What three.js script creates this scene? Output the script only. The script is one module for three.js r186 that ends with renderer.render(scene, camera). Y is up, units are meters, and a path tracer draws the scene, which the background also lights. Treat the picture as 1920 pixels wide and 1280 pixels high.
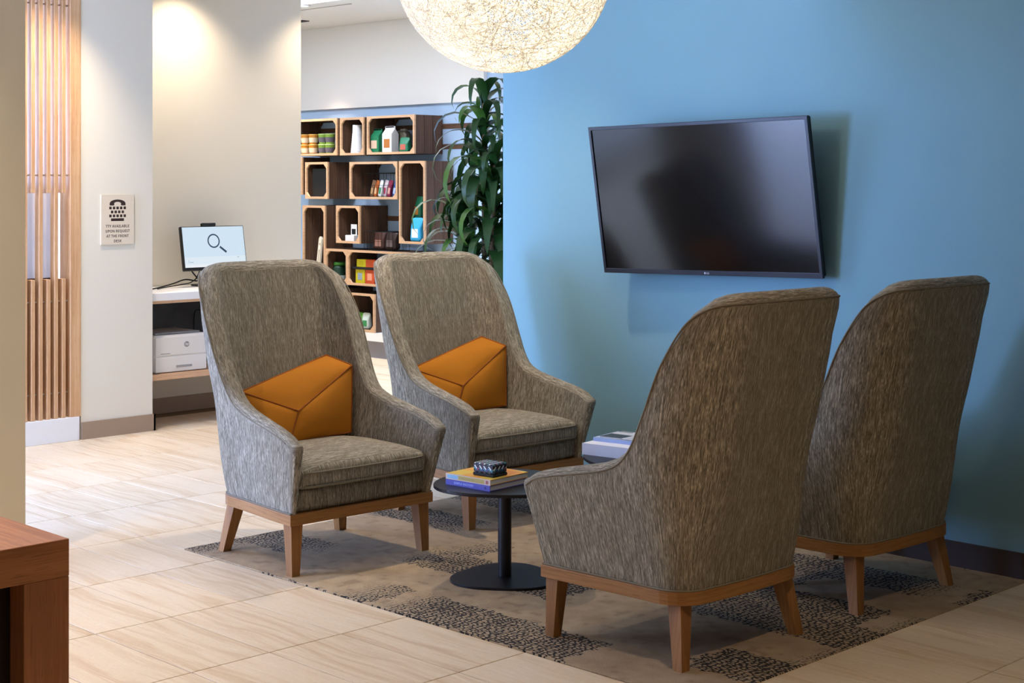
import * as THREE from 'three';
import { mergeGeometries, mergeVertices } from 'three/addons/utils/BufferGeometryUtils.js';
import { RectAreaLightUniformsLib } from 'three/addons/lights/RectAreaLightUniformsLib.js';
import { FontLoader } from 'three/addons/loaders/FontLoader.js';
import { TextGeometry } from 'three/addons/geometries/TextGeometry.js';

// ------------------------------------------------------------------ camera, exposure, light
// Plan coordinates: u runs along the blue wall (to the right), v runs towards the blue wall.
// World: x = u, y = up, z = -v. The camera stands at u = 0, v = 0.
const EYE = 1.58, FOCAL = 2923.1, HORIZON = 343.3, YAW = 0.79033;
const scene = new THREE.Scene();
scene.background = new THREE.Color(0x0b0b0c);
const camera = new THREE.PerspectiveCamera(2 * Math.atan((1280 - HORIZON) / FOCAL) * 180 / Math.PI, 1.5, 0.05, 60);
camera.position.set(0, EYE, 0);
camera.rotation.set(0, YAW, 0);
camera.setViewOffset(1920, 2 * (1280 - HORIZON), 0, 2 * (1280 - HORIZON) - 1280, 1920, 1280);
const renderer = new THREE.WebGLRenderer({ antialias: true });
renderer.toneMapping = THREE.LinearToneMapping;
renderer.toneMappingExposure = 1.0;
renderer.shadowMap.enabled = true;
RectAreaLightUniformsLib.init();
const CEIL = 3.08;

// daylight: tall window behind the slatted screen, and an added unseen rear window
// windows: plan centre, width, sill, head, facing direction in plan, power
for (const [u, v, w, y0, y1, fu, fv, power] of [[-9.79, 2.5, 3.7, .35, 2.55, 1, 0, 8], [-8.2, -2.49, 2.5, .1, 2.5, 0, 1, 40]]) {
  const daylight = new THREE.RectAreaLight(0x98b9ff, power, w, y1 - y0), y = (y0 + y1) / 2;
  daylight.position.set(u, y, -v);
  daylight.lookAt(u + fu, y, -(v + fv));
  scene.add(daylight);
}
// long cool panel added out of view to brighten the pantry
const FILL_PANEL = { u: -10.9, v: 7.75, w: 3.4, d: .3 };
const fillLight = new THREE.RectAreaLight(0xdfe9ff, 16, FILL_PANEL.w, FILL_PANEL.d);
fillLight.position.set(FILL_PANEL.u, CEIL - .02, -FILL_PANEL.v);
fillLight.rotation.x = -Math.PI / 2;
scene.add(fillLight);

// ------------------------------------------------------------------ helpers
let seed = 7;
const rnd = () => { seed = (seed * 1664525 + 1013904223) >>> 0; return seed / 4294967296; };
const rr = (a, b) => a + (b - a) * rnd();
const lerp = (a, b, t) => a + (b - a) * t;
const clamp = (x, a = 0, b = 1) => Math.min(b, Math.max(a, x));
const smooth = (a, b, x) => { const t = clamp((x - a) / (b - a)); return t * t * (3 - 2 * t); };
function table(pts) {           // piecewise linear through sorted [x, y]
  return x => {
    if (x <= pts[0][0]) return pts[0][1];
    for (let i = 1; i < pts.length; i++) if (x <= pts[i][0]) return lerp(pts[i - 1][1], pts[i][1], (x - pts[i - 1][0]) / (pts[i][0] - pts[i - 1][0]));
    return pts[pts.length - 1][1];
  };
}
function hash(x, y, s) { let n = Math.imul(x, 374761393) + Math.imul(y, 668265263) + Math.imul(s, 974634541); n = Math.imul(n ^ (n >>> 13), 1274126177); return ((n ^ (n >>> 16)) >>> 0) / 4294967296; }
function vn(x, y, px, py, s) {  // periodic value noise
  const xi = Math.floor(x), yi = Math.floor(y); let fx = x - xi, fy = y - yi;
  fx = fx * fx * (3 - 2 * fx); fy = fy * fy * (3 - 2 * fy);
  const m = (a, p) => ((a % p) + p) % p;
  const a = hash(m(xi, px), m(yi, py), s), b = hash(m(xi + 1, px), m(yi, py), s), c = hash(m(xi, px), m(yi + 1, py), s), d = hash(m(xi + 1, px), m(yi + 1, py), s);
  return lerp(lerp(a, b, fx), lerp(c, d, fx), fy);
}
function tex(w, h, fn, srgb = true, repeat = true) {
  const d = new Uint8Array(w * h * 4);
  for (let y = 0; y < h; y++) for (let x = 0; x < w; x++) {
    const c = fn(x / w, y / h, x, y), i = (y * w + x) * 4;
    if (typeof c === 'number') { d[i] = d[i + 1] = d[i + 2] = clamp(c, 0, 255); } else { d[i] = clamp(c[0], 0, 255); d[i + 1] = clamp(c[1], 0, 255); d[i + 2] = clamp(c[2], 0, 255); }
    d[i + 3] = 255;
  }
  const t = new THREE.DataTexture(d, w, h, THREE.RGBAFormat);
  t.magFilter = THREE.LinearFilter; t.minFilter = THREE.LinearMipmapLinearFilter; t.generateMipmaps = true;
  if (repeat) t.wrapS = t.wrapT = THREE.RepeatWrapping;
  if (srgb) t.colorSpace = THREE.SRGBColorSpace;
  t.needsUpdate = true; return t;
}
function canvasTex(w, h, draw) {
  const c = document.createElement('canvas'); c.width = w; c.height = h;
  draw(c.getContext('2d'), w, h);
  const t = new THREE.CanvasTexture(c); t.colorSpace = THREE.SRGBColorSpace; return t;
}
const mix3 = (a, b, t) => [lerp(a[0], b[0], t), lerp(a[1], b[1], t), lerp(a[2], b[2], t)];
const std = (color, roughness = 0.7, extra = {}) => new THREE.MeshStandardMaterial({ color, roughness, ...extra });
const phys = (color, roughness = 0.7, extra = {}) => new THREE.MeshPhysicalMaterial({ color, roughness, ...extra });

const taken = {};
function numbered(n) { if (!(n in taken)) { taken[n] = 0; return n; } taken[n]++; return n + '_' + String(taken[n]).padStart(3, '0'); }
function shadow(o) { o.traverse(m => { if (m.isMesh) { m.castShadow = true; m.receiveShadow = true; } }); return o; }
function mesh(name, geo, mat, parent, label) {
  const m = new THREE.Mesh(geo, mat); m.name = parent ? name : numbered(name);
  m.castShadow = m.receiveShadow = true;
  if (label) m.userData.label = label;
  (parent || scene).add(m); return m;
}
function struct(name, geo, mat, label) { const m = mesh(name, geo, mat); m.userData.kind = 'structure'; if (label) m.userData.label = label; return m; }
function thing(name, label, category, [u, y, v] = [0, 0, 0], turn = 0, group) {
  const g = new THREE.Group(); g.name = numbered(name); g.position.set(u, y, -v); g.rotation.y = turn;
  g.userData = { label, category }; if (group) g.userData.group = group;
  scene.add(g); return g;
}
function copy(src, label, [u, y, v], turn = 0, group) {
  const g = src.clone(); g.name = numbered(src.name.replace(/_\d{3}$/, '')); g.position.set(u, y, -v); g.rotation.y = turn;
  g.userData = { ...src.userData, label }; if (group) g.userData.group = group;
  scene.add(g); return g;
}
// texture coordinates in metres from the face direction; grain = axis along which the texture's t runs
function metric(geo, grain = 'y', ox = 0, oy = 0) {
  let g = geo.index ? geo.toNonIndexed() : geo;
  if (!g.attributes.normal) g.computeVertexNormals();
  const p = g.attributes.position, uv = new Float32Array(p.count * 2);
  const ax = { x: 0, y: 1, z: 2 }[grain];
  for (let i = 0; i < p.count; i += 3) {
    const A = [], e1 = [0, 0, 0], e2 = [0, 0, 0];
    for (let k = 0; k < 3; k++) A.push([p.getX(i + k), p.getY(i + k), p.getZ(i + k)]);
    for (let k = 0; k < 3; k++) { e1[k] = A[1][k] - A[0][k]; e2[k] = A[2][k] - A[0][k]; }
    const n = [Math.abs(e1[1] * e2[2] - e1[2] * e2[1]), Math.abs(e1[2] * e2[0] - e1[0] * e2[2]), Math.abs(e1[0] * e2[1] - e1[1] * e2[0])];
    const d = n.indexOf(Math.max(...n));
    let s, t;
    if (d === ax) { s = (ax + 1) % 3; t = (ax + 2) % 3; } else { t = ax; s = 3 - ax - d; }
    for (let k = 0; k < 3; k++) { uv[(i + k) * 2] = A[k][s] + ox; uv[(i + k) * 2 + 1] = A[k][t] + oy; }
  }
  g.setAttribute('uv', new THREE.BufferAttribute(uv, 2));
  return g;
}
function box(w, h, d, x = 0, y = 0, z = 0, grain = 'y') { const g = new THREE.BoxGeometry(w, h, d); g.translate(x, y, z); return metric(g, grain, x * 1.7 + z, y * 1.3); }
// box between plan bounds: u0..u1, y0..y1, v0..v1
function slab(u0, u1, y0, y1, v0, v1, grain = 'y') { return box(u1 - u0, y1 - y0, v1 - v0, (u0 + u1) / 2, (y0 + y1) / 2, -(v0 + v1) / 2, grain); }
// rounded box, subdivided so that it can be deformed
function rbox(w, h, d, r, n = [2, 2, 2], deform, grain = 'y') {
  const g = new THREE.BoxGeometry(w, h, d, n[0], n[1], n[2]);
  const p = g.attributes.position, nm = g.attributes.normal, H = [w / 2 - r, h / 2 - r, d / 2 - r];
  const snap = (v, half, seg) => v;
  for (let i = 0; i < p.count; i++) {
    const a = [p.getX(i), p.getY(i), p.getZ(i)], q = a.map((v, k) => clamp(v, -H[k], H[k]));
    let e = a.map((v, k) => v - q[k]); const L = Math.hypot(...e) || 1; e = e.map(v => v / L);
    p.setXYZ(i, q[0] + e[0] * r, q[1] + e[1] * r, q[2] + e[2] * r); nm.setXYZ(i, ...e);
  }
  if (deform) { for (let i = 0; i < p.count; i++) { const o = deform(p.getX(i), p.getY(i), p.getZ(i)); p.setXYZ(i, ...o); } }
  let out = g;
  if (deform) { out = g.clone(); out.deleteAttribute('uv'); out.deleteAttribute('normal'); out = mergeVertices(out, 1e-5); out.computeVertexNormals(); }
  return metric(out.index ? out.toNonIndexed() : out, grain);
}
// rounded box whose edge bands are resolved: positions of the cuts follow the radius
function pillowBox(w, h, d, r, n, deform, grain) { return rbox(w, h, d, r, n, deform, grain); }
function bevelBox(w, h, d, b, x = 0, y = 0, z = 0, grain = 'y') {   // box with chamfered edges, 44 triangles
  const X = w / 2, Y = h / 2, Z = d / 2, V = [], F = [];
  const id = {}; const add = (k, x, y, z) => { id[k] = V.length; V.push([x, y, z]); };
  for (const sx of [-1, 1]) for (const sy of [-1, 1]) for (const sz of [-1, 1]) {
    add(`${sx}${sy}${sz}x`, sx * X, sy * (Y - b), sz * (Z - b)); add(`${sx}${sy}${sz}y`, sx * (X - b), sy * Y, sz * (Z - b)); add(`${sx}${sy}${sz}z`, sx * (X - b), sy * (Y - b), sz * Z);
  }
  const pos = [];
  const tri = (a, b2, c) => { const A = V[a], B = V[b2], C = V[c]; const n = [(B[1] - A[1]) * (C[2] - A[2]) - (B[2] - A[2]) * (C[1] - A[1]), (B[2] - A[2]) * (C[0] - A[0]) - (B[0] - A[0]) * (C[2] - A[2]), (B[0] - A[0]) * (C[1] - A[1]) - (B[1] - A[1]) * (C[0] - A[0])]; const m = [A[0] + B[0] + C[0], A[1] + B[1] + C[1], A[2] + B[2] + C[2]]; const o = n[0] * m[0] + n[1] * m[1] + n[2] * m[2] > 0 ? [A, B, C] : [A, C, B]; for (const q of o) pos.push(...q); };
  const quad = (a, b2, c, d2) => { tri(a, b2, c); tri(a, c, d2); };
  const S = [-1, 1];
  for (const s of S) {
    quad(id[`${s}-1-1x`], id[`${s}1-1x`], id[`${s}11x`], id[`${s}-11x`]);
    quad(id[`-1${s}-1y`], id[`1${s}-1y`], id[`1${s}1y`], id[`-1${s}1y`]);
    quad(id[`-1-1${s}z`], id[`1-1${s}z`], id[`11${s}z`], id[`-11${s}z`]);
  }
  for (const a of S) for (const c of S) {
    quad(id[`${a}${c}-1x`], id[`${a}${c}1x`], id[`${a}${c}1y`], id[`${a}${c}-1y`]);
    quad(id[`${a}-1${c}x`], id[`${a}1${c}x`], id[`${a}1${c}z`], id[`${a}-1${c}z`]);
    quad(id[`-1${a}${c}y`], id[`1${a}${c}y`], id[`1${a}${c}z`], id[`-1${a}${c}z`]);
    for (const e of S) tri(id[`${a}${c}${e}x`], id[`${a}${c}${e}y`], id[`${a}${c}${e}z`]);
  }
  const g = new THREE.BufferGeometry(); g.setAttribute('position', new THREE.Float32BufferAttribute(pos, 3));
  g.translate(x, y, z); g.computeVertexNormals(); return metric(g, grain, x * 1.3 + z * .7, y);
}
function tube(points, r, seg = 40, sides = 8, closed = false) {
  const c = new THREE.CatmullRomCurve3(points.map(p => p.isVector3 ? p : new THREE.Vector3(...p)), closed);
  return new THREE.TubeGeometry(c, seg, r, sides, closed);
}
function lathe(pts, seg = 32) { return new THREE.LatheGeometry(pts.map(([x, y]) => new THREE.Vector2(x, y)), seg); }
function plain(g) { const o = g.index ? g.toNonIndexed() : g.clone(); for (const k of Object.keys(o.attributes)) if (!['position', 'normal', 'uv'].includes(k)) o.deleteAttribute(k); if (!o.attributes.uv) metric(o); return o; }
function uAt(px, v) { const k = (px - 960) / FOCAL, c = Math.cos(YAW), s = Math.sin(YAW); return v * (k * c - s) / (k * s + c); }   // where the sight line through a picture column meets the plane at v
const merge = list => mergeGeometries(list.map(plain));

// ------------------------------------------------------------------ materials
function woodTex(light, dark, fine, w = 512, h = 1024, s = 1, contrast = 1) {   // grain along t; covers 0.5 m x 1 m
  return tex(w, h, (x, y) => {
    const warp = vn(x * 6, y * 3, 6, 3, s) * .5 + vn(x * 12, y * 6, 12, 6, s + 1) * .2;
    const a = vn((x + warp * .05) * 60, y * 4, 60, 4, s + 2), b = vn(x * 160, y * 10, 160, 10, s + 3), c = vn(x * 16 + warp * 2, y * 2, 16, 2, s + 4);
    let t = clamp(.5 + ((a - .5) * .7 + (b - .5) * .5 + (c - .5) * .8) * contrast);
    const k = mix3(dark, light, t), p = vn(x * 250, y * 18, 250, 18, s + 5);
    return p > .8 ? mix3(k, fine, .35) : k;
  });
}
const tOak = woodTex([172, 122, 66], [146, 98, 48], [120, 78, 38], 512, 1024, 11, .9); tOak.repeat.set(2, 1);
const tSlat = woodTex([224, 182, 136], [200, 152, 106], [176, 126, 82], 512, 1024, 21, .9); tSlat.repeat.set(2, 1);
const tWalnut = woodTex([112, 80, 58], [76, 52, 36], [54, 36, 25], 512, 1024, 31, 1); tWalnut.repeat.set(2, 1);
const tTable = woodTex([202, 138, 86], [170, 108, 62], [126, 74, 40], 512, 1024, 41, 1); tTable.repeat.set(2, 1);
const tPly = woodTex([224, 184, 146], [202, 158, 118], [180, 134, 96], 256, 512, 51, .6); tPly.repeat.set(2, 1);
// heathered upholstery: long pale and dark slubs running vertically over a fine weave; one repeat is 0.4 m
const tFabric = tex(1024, 1024, (x, y, i, j) => {
  const big = vn(x * 8, y * 5, 8, 5, 3);
  const s1 = vn(x * 260, y * 14, 260, 14, 61), s2 = vn(x * 340, y * 44, 340, 44, 62), s3 = vn(x * 120, y * 9, 120, 9, 63);
  const weave = (((i >> 1) + (j >> 1)) & 1) * 2 - 1;
  let t = .42 + (s1 - .5) * .7 + (s2 - .5) * .6 + (s3 - .5) * .12 + (big - .5) * .08 + weave * .06;
  const dark = [102, 96, 82], mid = [157, 149, 130], lite = [230, 222, 200];
  return t < .5 ? mix3(dark, mid, clamp(t * 2)) : mix3(mid, lite, clamp((t - .5) * 1.9));
}); tFabric.repeat.set(2.5, 2.5);
const tWeave = tex(256, 256, (x, y, i, j) => 128 + 90 * Math.sin(i * Math.PI / 2) * Math.sin(j * Math.PI / 2) + (hash(i, j, 5) - .5) * 60, false); tWeave.repeat.set(9, 9);
const tFelt = tex(256, 256, (x, y, i, j) => 128 + (hash(i, j, 8) - .5) * 120 + (vn(x * 40, y * 40, 40, 40, 9) - .5) * 80, false); tFelt.repeat.set(6, 6);
const tRoller = tex(512, 512, (x, y) => 128 + (vn(x * 120, y * 120, 120, 120, 71) - .5) * 120 + (vn(x * 50, y * 50, 50, 50, 72) - .5) * 60, false); tRoller.repeat.set(2, 2);

const M = {
  fabric: std(0xffffff, .95, { map: tFabric, bumpMap: tWeave, bumpScale: .0012 }),
  fabricPlain: std(0x857d6c, .95),
  oak: std(0xffffff, .5, { map: tOak }),
  slat: std(0xffffff, .55, { map: tSlat }),
  walnut: std(0xffffff, .6, { map: tWalnut }),
  tableWood: std(0xffffff, .42, { map: tTable }),
  darkPanel: std(0x21150f, .3),
  ply: std(0xffffff, .6, { map: tPly }),
  cream: std(0xe7e0cd, .85, { bumpMap: tRoller, bumpScale: .0002 }),
  white: std(0xf0efec, .8, { bumpMap: tRoller, bumpScale: .0002 }),
  ceiling: std(0xf1efea, .9),
  blue: std(0x80aebb, .8, { bumpMap: tRoller, bumpScale: .0003 }),
  pantry: std(0xb4d1f1, .8, { bumpMap: tRoller, bumpScale: .0002 }),
  brown: std(0x40352c, .7),
  taupe: std(0xa38c74, .6),
  darkBase: std(0x3f2c1c, .6),
  grout: std(0x8a7558, .9),
  mustard: std(0xc07806, .9, { bumpMap: tFelt, bumpScale: .0006 }),
  mustardSeam: std(0x9a5310, .9),
  black: std(0x101012, .45),
  blackMetal: std(0x17171a, .42, { metalness: .3 }),
  blackSoft: std(0x0c0c0d, .7),
  steel: std(0xb9b6b0, .35, { metalness: .9 }),
  screenOff: phys(0x060607, .13, { specularIntensity: 1, ior: 1.5 }),
  bezel: std(0x0d0f1c, .35),
  printer: std(0xe9e6e0, .5),
  printerGrey: std(0x9b9a98, .5),
  paper: std(0xeeeae2, .8),
  pure: std(0xf6f5f2, .6),
  leaf: phys(0x21491a, .42, { side: THREE.DoubleSide, transmission: .15, thickness: 0 }),
  leafLight: phys(0x426f25, .42, { side: THREE.DoubleSide, transmission: .15, thickness: 0 }),
  cane: std(0x7b6a50, .8),
  soil: std(0x2c221a, .95),
  strand: phys(0xf3eee2, .9, { transmission: .45, thickness: 0 }),
};
const plastic = (c, r = .4) => std(c, r);

// ------------------------------------------------------------------ floor
const TU = 0.60516, TV = 0.30677, U0 = -5.5176, V0 = 2.5021;
const floor = struct('floor', slab(-15.2, 2.7, -.2, -.004, -2.7, 9.6), M.grout, 'beige vein-cut stone tile floor laid in a straight grid');
{
  const vein = s => tex(512, 256, (x, y) => {
    const w = vn(x * 3, y * 4, 3, 4, s) * .12;
    const a = vn(x * 2, (y + w) * 22, 2, 22, s + 1), b = vn(x * 5, (y + w) * 60, 5, 60, s + 2), c = vn(x * 1, (y + w) * 7, 1, 7, s + 3), d = vn(x * 60, y * 60, 60, 60, s + 4);
    let k = mix3([228, 209, 179], [210, 184, 147], clamp((a - .45) * 1.2 + (c - .5) * 1.0));
    k = mix3(k, [236, 222, 198], clamp((b - .58) * 1.6)); k = mix3(k, [200, 170, 134], clamp((b - .2) * -1.8 + (c - .72)));
    return k.map(q => q + (d - .5) * 7);
  }, true, false);
  const mats = []; for (let k = 0; k < 8; k++) mats.push(std(new THREE.Color().setScalar(1 - .012 * (k % 4)), .42, { map: vein(200 + k * 10) }));
  const g = .0022, tg = bevelBox(TU - 2 * g, .012, TV - 2 * g, .0012);
  { const p = tg.attributes.position, uv = tg.attributes.uv; for (let i = 0; i < p.count; i++) uv.setXY(i, p.getX(i) / TU + .5, p.getZ(i) / TV + .5); }
  const flat = new THREE.BoxGeometry(TU - 2 * g, .012, TV - 2 * g).toNonIndexed();
  { const p = flat.attributes.position, uv = flat.attributes.uv; for (let i = 0; i < p.count; i++) uv.setXY(i, p.getX(i) / TU + .5, p.getZ(i) / TV + .5); }
  const c = Math.cos(YAW), s = Math.sin(YAW), list = [];
  for (let i = -17; i < 14; i++) for (let j = -17; j < 24; j++) {
    const u = U0 + (i + .5) * TU, v = V0 + (j + .5) * TV;
    if (u < -15.1 + TU / 2 || u > 2.6 - TU / 2 || v < -2.6 + TV / 2 || v > 9.3 - TV / 2) continue;
    if (u - TU / 2 > -5.77 && u + TU / 2 < -2.96 && v > 3.73 && v < 5.8) continue;
    if (v > 5.81 && u > -5.9) continue;
    if (u < -9.3 && v < 7 ) continue;
    const X = u * c + v * s, Z = -u * s + v * c; let size = 0;
    if (Z > 1.5) { const x = 960 + FOCAL * X / Z, y = HORIZON + FOCAL * EYE / Z; if (x > -60 && x < 1980 && y < 1340) { size = 1 / (Z * Z * Z); if (x < 48 && y > 820) size *= .2; } }
    list.push({ u, v, size, i, j });
  }
  list.sort((a, b) => b.size - a.size);
  const rest = [];
  list.forEach((t, k) => {
    const flip = hash(t.i, t.j, 5) > .5 ? Math.PI : 0;
    if (k < 300 && t.size > 0) { const m = mesh('floor_tile', tg, mats[Math.floor(hash(t.i, t.j, 3) * 8)], floor); m.position.set(t.u, -.006, -t.v); m.rotation.y = flip; }
    else { const q = flat.clone(); q.translate(t.u, -.006, -t.v); rest.push(q); }
  });
  const m = mesh('floor_tiles', mergeGeometries(rest), mats[1], floor); m.userData.kind = 'stuff';
}

// ------------------------------------------------------------------ room shell
struct('ceiling', slab(-15.2, 2.7, CEIL, CEIL + .2, -2.7, 9.6), M.ceiling, 'white ceiling');
struct('wall_blue', slab(-5.95, 2.7, 0, CEIL, 5.825, 6.05), M.blue, 'sky blue painted wall behind the television');
struct('baseboard_blue', slab(-5.95, 2.5, 0, .105, 5.81, 5.8245), M.darkBase, 'dark brown baseboard of the blue wall');
struct('wall_right', slab(2.5, 2.7, 0, CEIL, -2.7, 5.825), M.brown, 'dark brown panelled wall');
struct('wall_rear', merge([slab(-10, -9.5, 0, CEIL, -2.7, -2.5), slab(-9.5, -6.9, 0, .05, -2.7, -2.5), slab(-9.5, -6.9, 2.55, CEIL, -2.7, -2.5), slab(-6.9, 2.5, 0, CEIL, -2.7, -2.5)]), M.brown, 'dark brown panelled wall');
struct('wall_window', merge([slab(-10, -9.8, 0, CEIL, -2.5, .6), slab(-10, -9.8, 0, .3, .6, 4.4), slab(-10, -9.8, 2.6, CEIL, .6, 4.4), slab(-10, -9.8, 0, CEIL, 4.4, 4.872)]), M.cream, 'cream wall around the tall window');
const pane = std(0xffffff, .5, { emissive: 0xe6efff, emissiveIntensity: .8 });
struct('window_1', slab(-9.9, -9.88, .3, 2.6, .6, 4.4), pane, 'bright frosted daylight window behind the slatted screen');
struct('added_window_2', slab(-9.5, -6.9, .05, 2.55, -2.56, -2.54), pane, 'bright frosted daylight window added out of view in the rear wall');  // unseen window added for cool side light and the television highlight
struct('wall_column', slab(-9.8, -8.7, 0, CEIL, 4.874, 5.38), M.cream, 'white wall pier carrying the telephone sign');
{
  struct('baseboard_column', merge([slab(-8.6995, -8.686, 0, .106, 4.874, 5.394), slab(-9.3, -8.686, 0, .106, 5.3805, 5.394)]), M.taupe, 'taupe baseboard of the white pier');
}
struct('added_partition', slab(-6.15, -6.0, 0, CEIL, -2.5, 1.2), M.cream, 'cream partition wall added out of view to shade the right side');  // unseen wall added to cut the rear daylight towards the right
struct('wall_alcove', slab(-9.5, -9.3, 0, CEIL, 5.38, 7.01), M.cream, 'cream alcove wall behind the computer desk');
struct('baseboard_alcove', slab(-9.2995, -9.286, 0, .106, 5.395, 7.01), M.taupe, 'taupe baseboard under the computer desk');
struct('wall_passage', slab(-15.2, -9.5, 0, CEIL, 6.81, 7.01), M.cream, 'cream wall');
struct('wall_far', slab(-15.2, -15, 0, CEIL, 7.01, 9.6), M.cream, 'cream wall');
struct('wall_pantry', slab(-15, -5.75, 0, CEIL, 9.34, 9.6), M.pantry, 'pale wall behind the crate shelves');
struct('wall_side', slab(-5.95, -5.75, 0, CEIL, 6.05, 9.34), M.cream, 'cream wall');
struct('trim_1', slab(-15, -9.739, 2.292, CEIL - .001, 9.3, 9.339), M.white, 'white bulkhead over the crate shelves');
struct('trim_2', slab(-15, -9.45, .155, .23, 9.0, 9.339), M.white, 'white ledge under the crate shelves');
struct('trim_5', slab(-15, -9.47, 0, .1549, 9.05, 9.339), std(0x8d8a92, .7), 'grey toe kick under the crate shelves');
struct('wall_left', slab(-6.55, -6.085, 0, CEIL, 2.68, 3.152), std(0xe0d2b2, .85, { bumpMap: tRoller, bumpScale: .0002 }), 'beige pier beside the wooden table');
struct('trim_3', merge([slab(-14.9, -10.2, CEIL - .006, CEIL - .0005, 8.2, 8.215)]), std(0xbdbab4, .8), 'thin ceiling joint over the pantry');
struct('trim_4', slab(-13.5, -11.55, CEIL - .008, CEIL - .0005, 8.72, 8.80), M.blackSoft, 'black slot air diffuser in the ceiling');

// carpet inlay
{
  const CU0 = -5.777, CU1 = -2.955, CV0 = 3.73, CV1 = 5.809, w = CU1 - CU0, d = CV1 - CV0;
  const W = 2048, Hh = 1508;
  const cell = .0155;
  const plank = (u, v) => {    // woven strips, 0.25 m x 1 m, each with its own share of pebble figure
    const r = Math.floor(v / .26), o = hash(r, 3, 91) * 1.0, k = Math.floor((u + o) / 1.0), f = ((u + o) / 1.0) - k;
    const h0 = hash(k, r, 92), h1 = hash(k, r, 93);
    const a = h0 > .38 ? 1 : 0;
    let q = a ? (h1 > .5 ? smooth(.0, .25, f) : 1 - smooth(.72, 1, f)) : (h1 > .75 ? smooth(.75, 1, f) * .8 : 0);
    return { q, tone: hash(k, r, 94) };
  };
  const map = tex(W, Hh, (x, y, i, j) => {
    const u = x * w, v = (1 - y) * d;
    const uu = u + (vn(u * 60, v * 60, 999, 999, 95) - .5) * .01, vv = v + (vn(u * 60, v * 60, 999, 999, 96) - .5) * .01;
    const P = plank(u + (vn(u * 40, v * 40, 999, 999, 97) - .5) * .06, v + (vn(u * 45, v * 45, 999, 999, 87) - .5) * .035);
    const cx = uu / (cell * 1.55), cy = vv / cell, xi = Math.floor(cx), yi = Math.floor(cy);
    let d1 = 9, d2 = 9;
    for (let a = -1; a < 2; a++) for (let b = -1; b < 2; b++) {
      const px = xi + a + .15 + hash(xi + a, yi + b, 98) * .7, py = yi + b + .15 + hash(xi + a, yi + b, 99) * .7, q = Math.hypot(px - cx, py - cy);
      if (q < d1) { d2 = d1; d1 = q; } else if (q < d2) d2 = q;
    }
    const edge = d2 - d1;
    const mott = vn(u * 30, v * 30, 999, 999, 100), m2 = vn(u * 8, v * 8, 999, 999, 101), gr = hash(i, j, 102);
    let base = mix3([180, 158, 124], [157, 135, 105], clamp(mott * .8 + (m2 - .5) * .8)); base = mix3(base, [124, 112, 98], P.tone * .4);
    const th = P.q * .34 * (.7 + .6 * vn(u * 12, v * 12, 999, 999, 103));
    const dark = P.q > .03 ? 1 - smooth(th * .6, th + .05, edge) : 0;
    const peb = mix3(base, [172, 154, 126], P.q * .7);
    let k = mix3(peb, [34, 30, 27], dark * clamp(P.q * 1.6));
    if (P.q < .2 && mott > .84) k = mix3(k, [122, 102, 80], .3);
    return k.map(c => c * (.9 + gr * .2));
  }, true, false);
  const bump = tex(512, 512, (x, y, i, j) => 128 + (hash(i, j, 105) - .5) * 200, false); bump.repeat.set(6, 5);
  const g = bevelBox(w, .012, d, .002, 0, 0, 0); const p = g.attributes.position, uv = g.attributes.uv;
  for (let i = 0; i < p.count; i++) uv.setXY(i, p.getX(i) / w + .5, .5 - p.getZ(i) / d);
  const m = mesh('carpet', g, std(0xffffff, .98, { map, bumpMap: bump, bumpScale: .0012 }));
  m.position.set((CU0 + CU1) / 2, -.002, -(CV0 + CV1) / 2);
  m.userData = { label: 'beige carpet inlay with black pebble pattern strips under the armchairs', category: 'carpet' };
}
const CARPET = .004;

// ------------------------------------------------------------------ recessed downlights
function downlight(u, v, { intensity = 40, angle = .6, penumbra = .6, color = 0xffe8cf, aim = [0, 0], r = .055 } = {}, tall = CEIL) {
  const g = thing('downlight', 'small round recessed downlight in the white ceiling', 'light', [u, tall, v], 0, 'recessed ceiling downlights');
  mesh('trim_ring', lathe([[r, 0], [r + .018, 0], [r + .018, -.006], [r + .012, -.01], [r, -.008], [r, 0]], 28), M.white, g);
  mesh('lens', lathe([[0, -.003], [r, -.003], [r, -.0005], [0, -.0005]], 28), std(0xffffff, .4, { emissive: color, emissiveIntensity: 6 }), g);
  const s = new THREE.SpotLight(color, intensity, 0, angle, penumbra, 2);
  s.position.set(0, -.015, 0); s.target.position.set(aim[0], -3, -aim[1]);
  s.castShadow = true; s.shadow.radius = 2; g.add(s); g.add(s.target);
}
downlight(-8.98, 5.93, { intensity: 6.5, angle: .98, penumbra: .75, aim: [-.25, 0] });
downlight(-8.98, 7.1, { intensity: 4.5, angle: .9, penumbra: .75, aim: [-.25, 0] });
downlight(-8.25, 4.55, { intensity: 13, angle: .7, penumbra: .8, aim: [-.5, .1] });
downlight(-11.75, 8.75, { intensity: 16, angle: .55, penumbra: .7, aim: [0, .5] });
downlight(-10.6, 8.0, { intensity: 10, angle: .85, penumbra: .9, aim: [-.2, .7], color: 0xe6efff });
downlight(-12.3, 8.0, { intensity: 10, angle: .85, penumbra: .9, aim: [0, .7], color: 0xe6efff });
downlight(-8.4, 8.3, { intensity: 40, angle: .9, penumbra: .9, aim: [0, .6], color: 0xe6efff });
downlight(-7.3, 3.7, { intensity: 2, angle: .85, penumbra: .9 });
downlight(-5.6, 2.2, { intensity: 13, angle: .85, penumbra: .9 });
downlight(-4.3, 1.1, { intensity: 18, angle: .85, penumbra: .9 });
downlight(-1.7, 3.3, { intensity: 9.5, angle: 1.0, penumbra: .9, color: 0xffdcb0 });  // unseen warm lamp added to lift the chair backs and right floor
downlight(-5.5, 5.0, { intensity: 12, angle: .75, penumbra: .9 });

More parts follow.
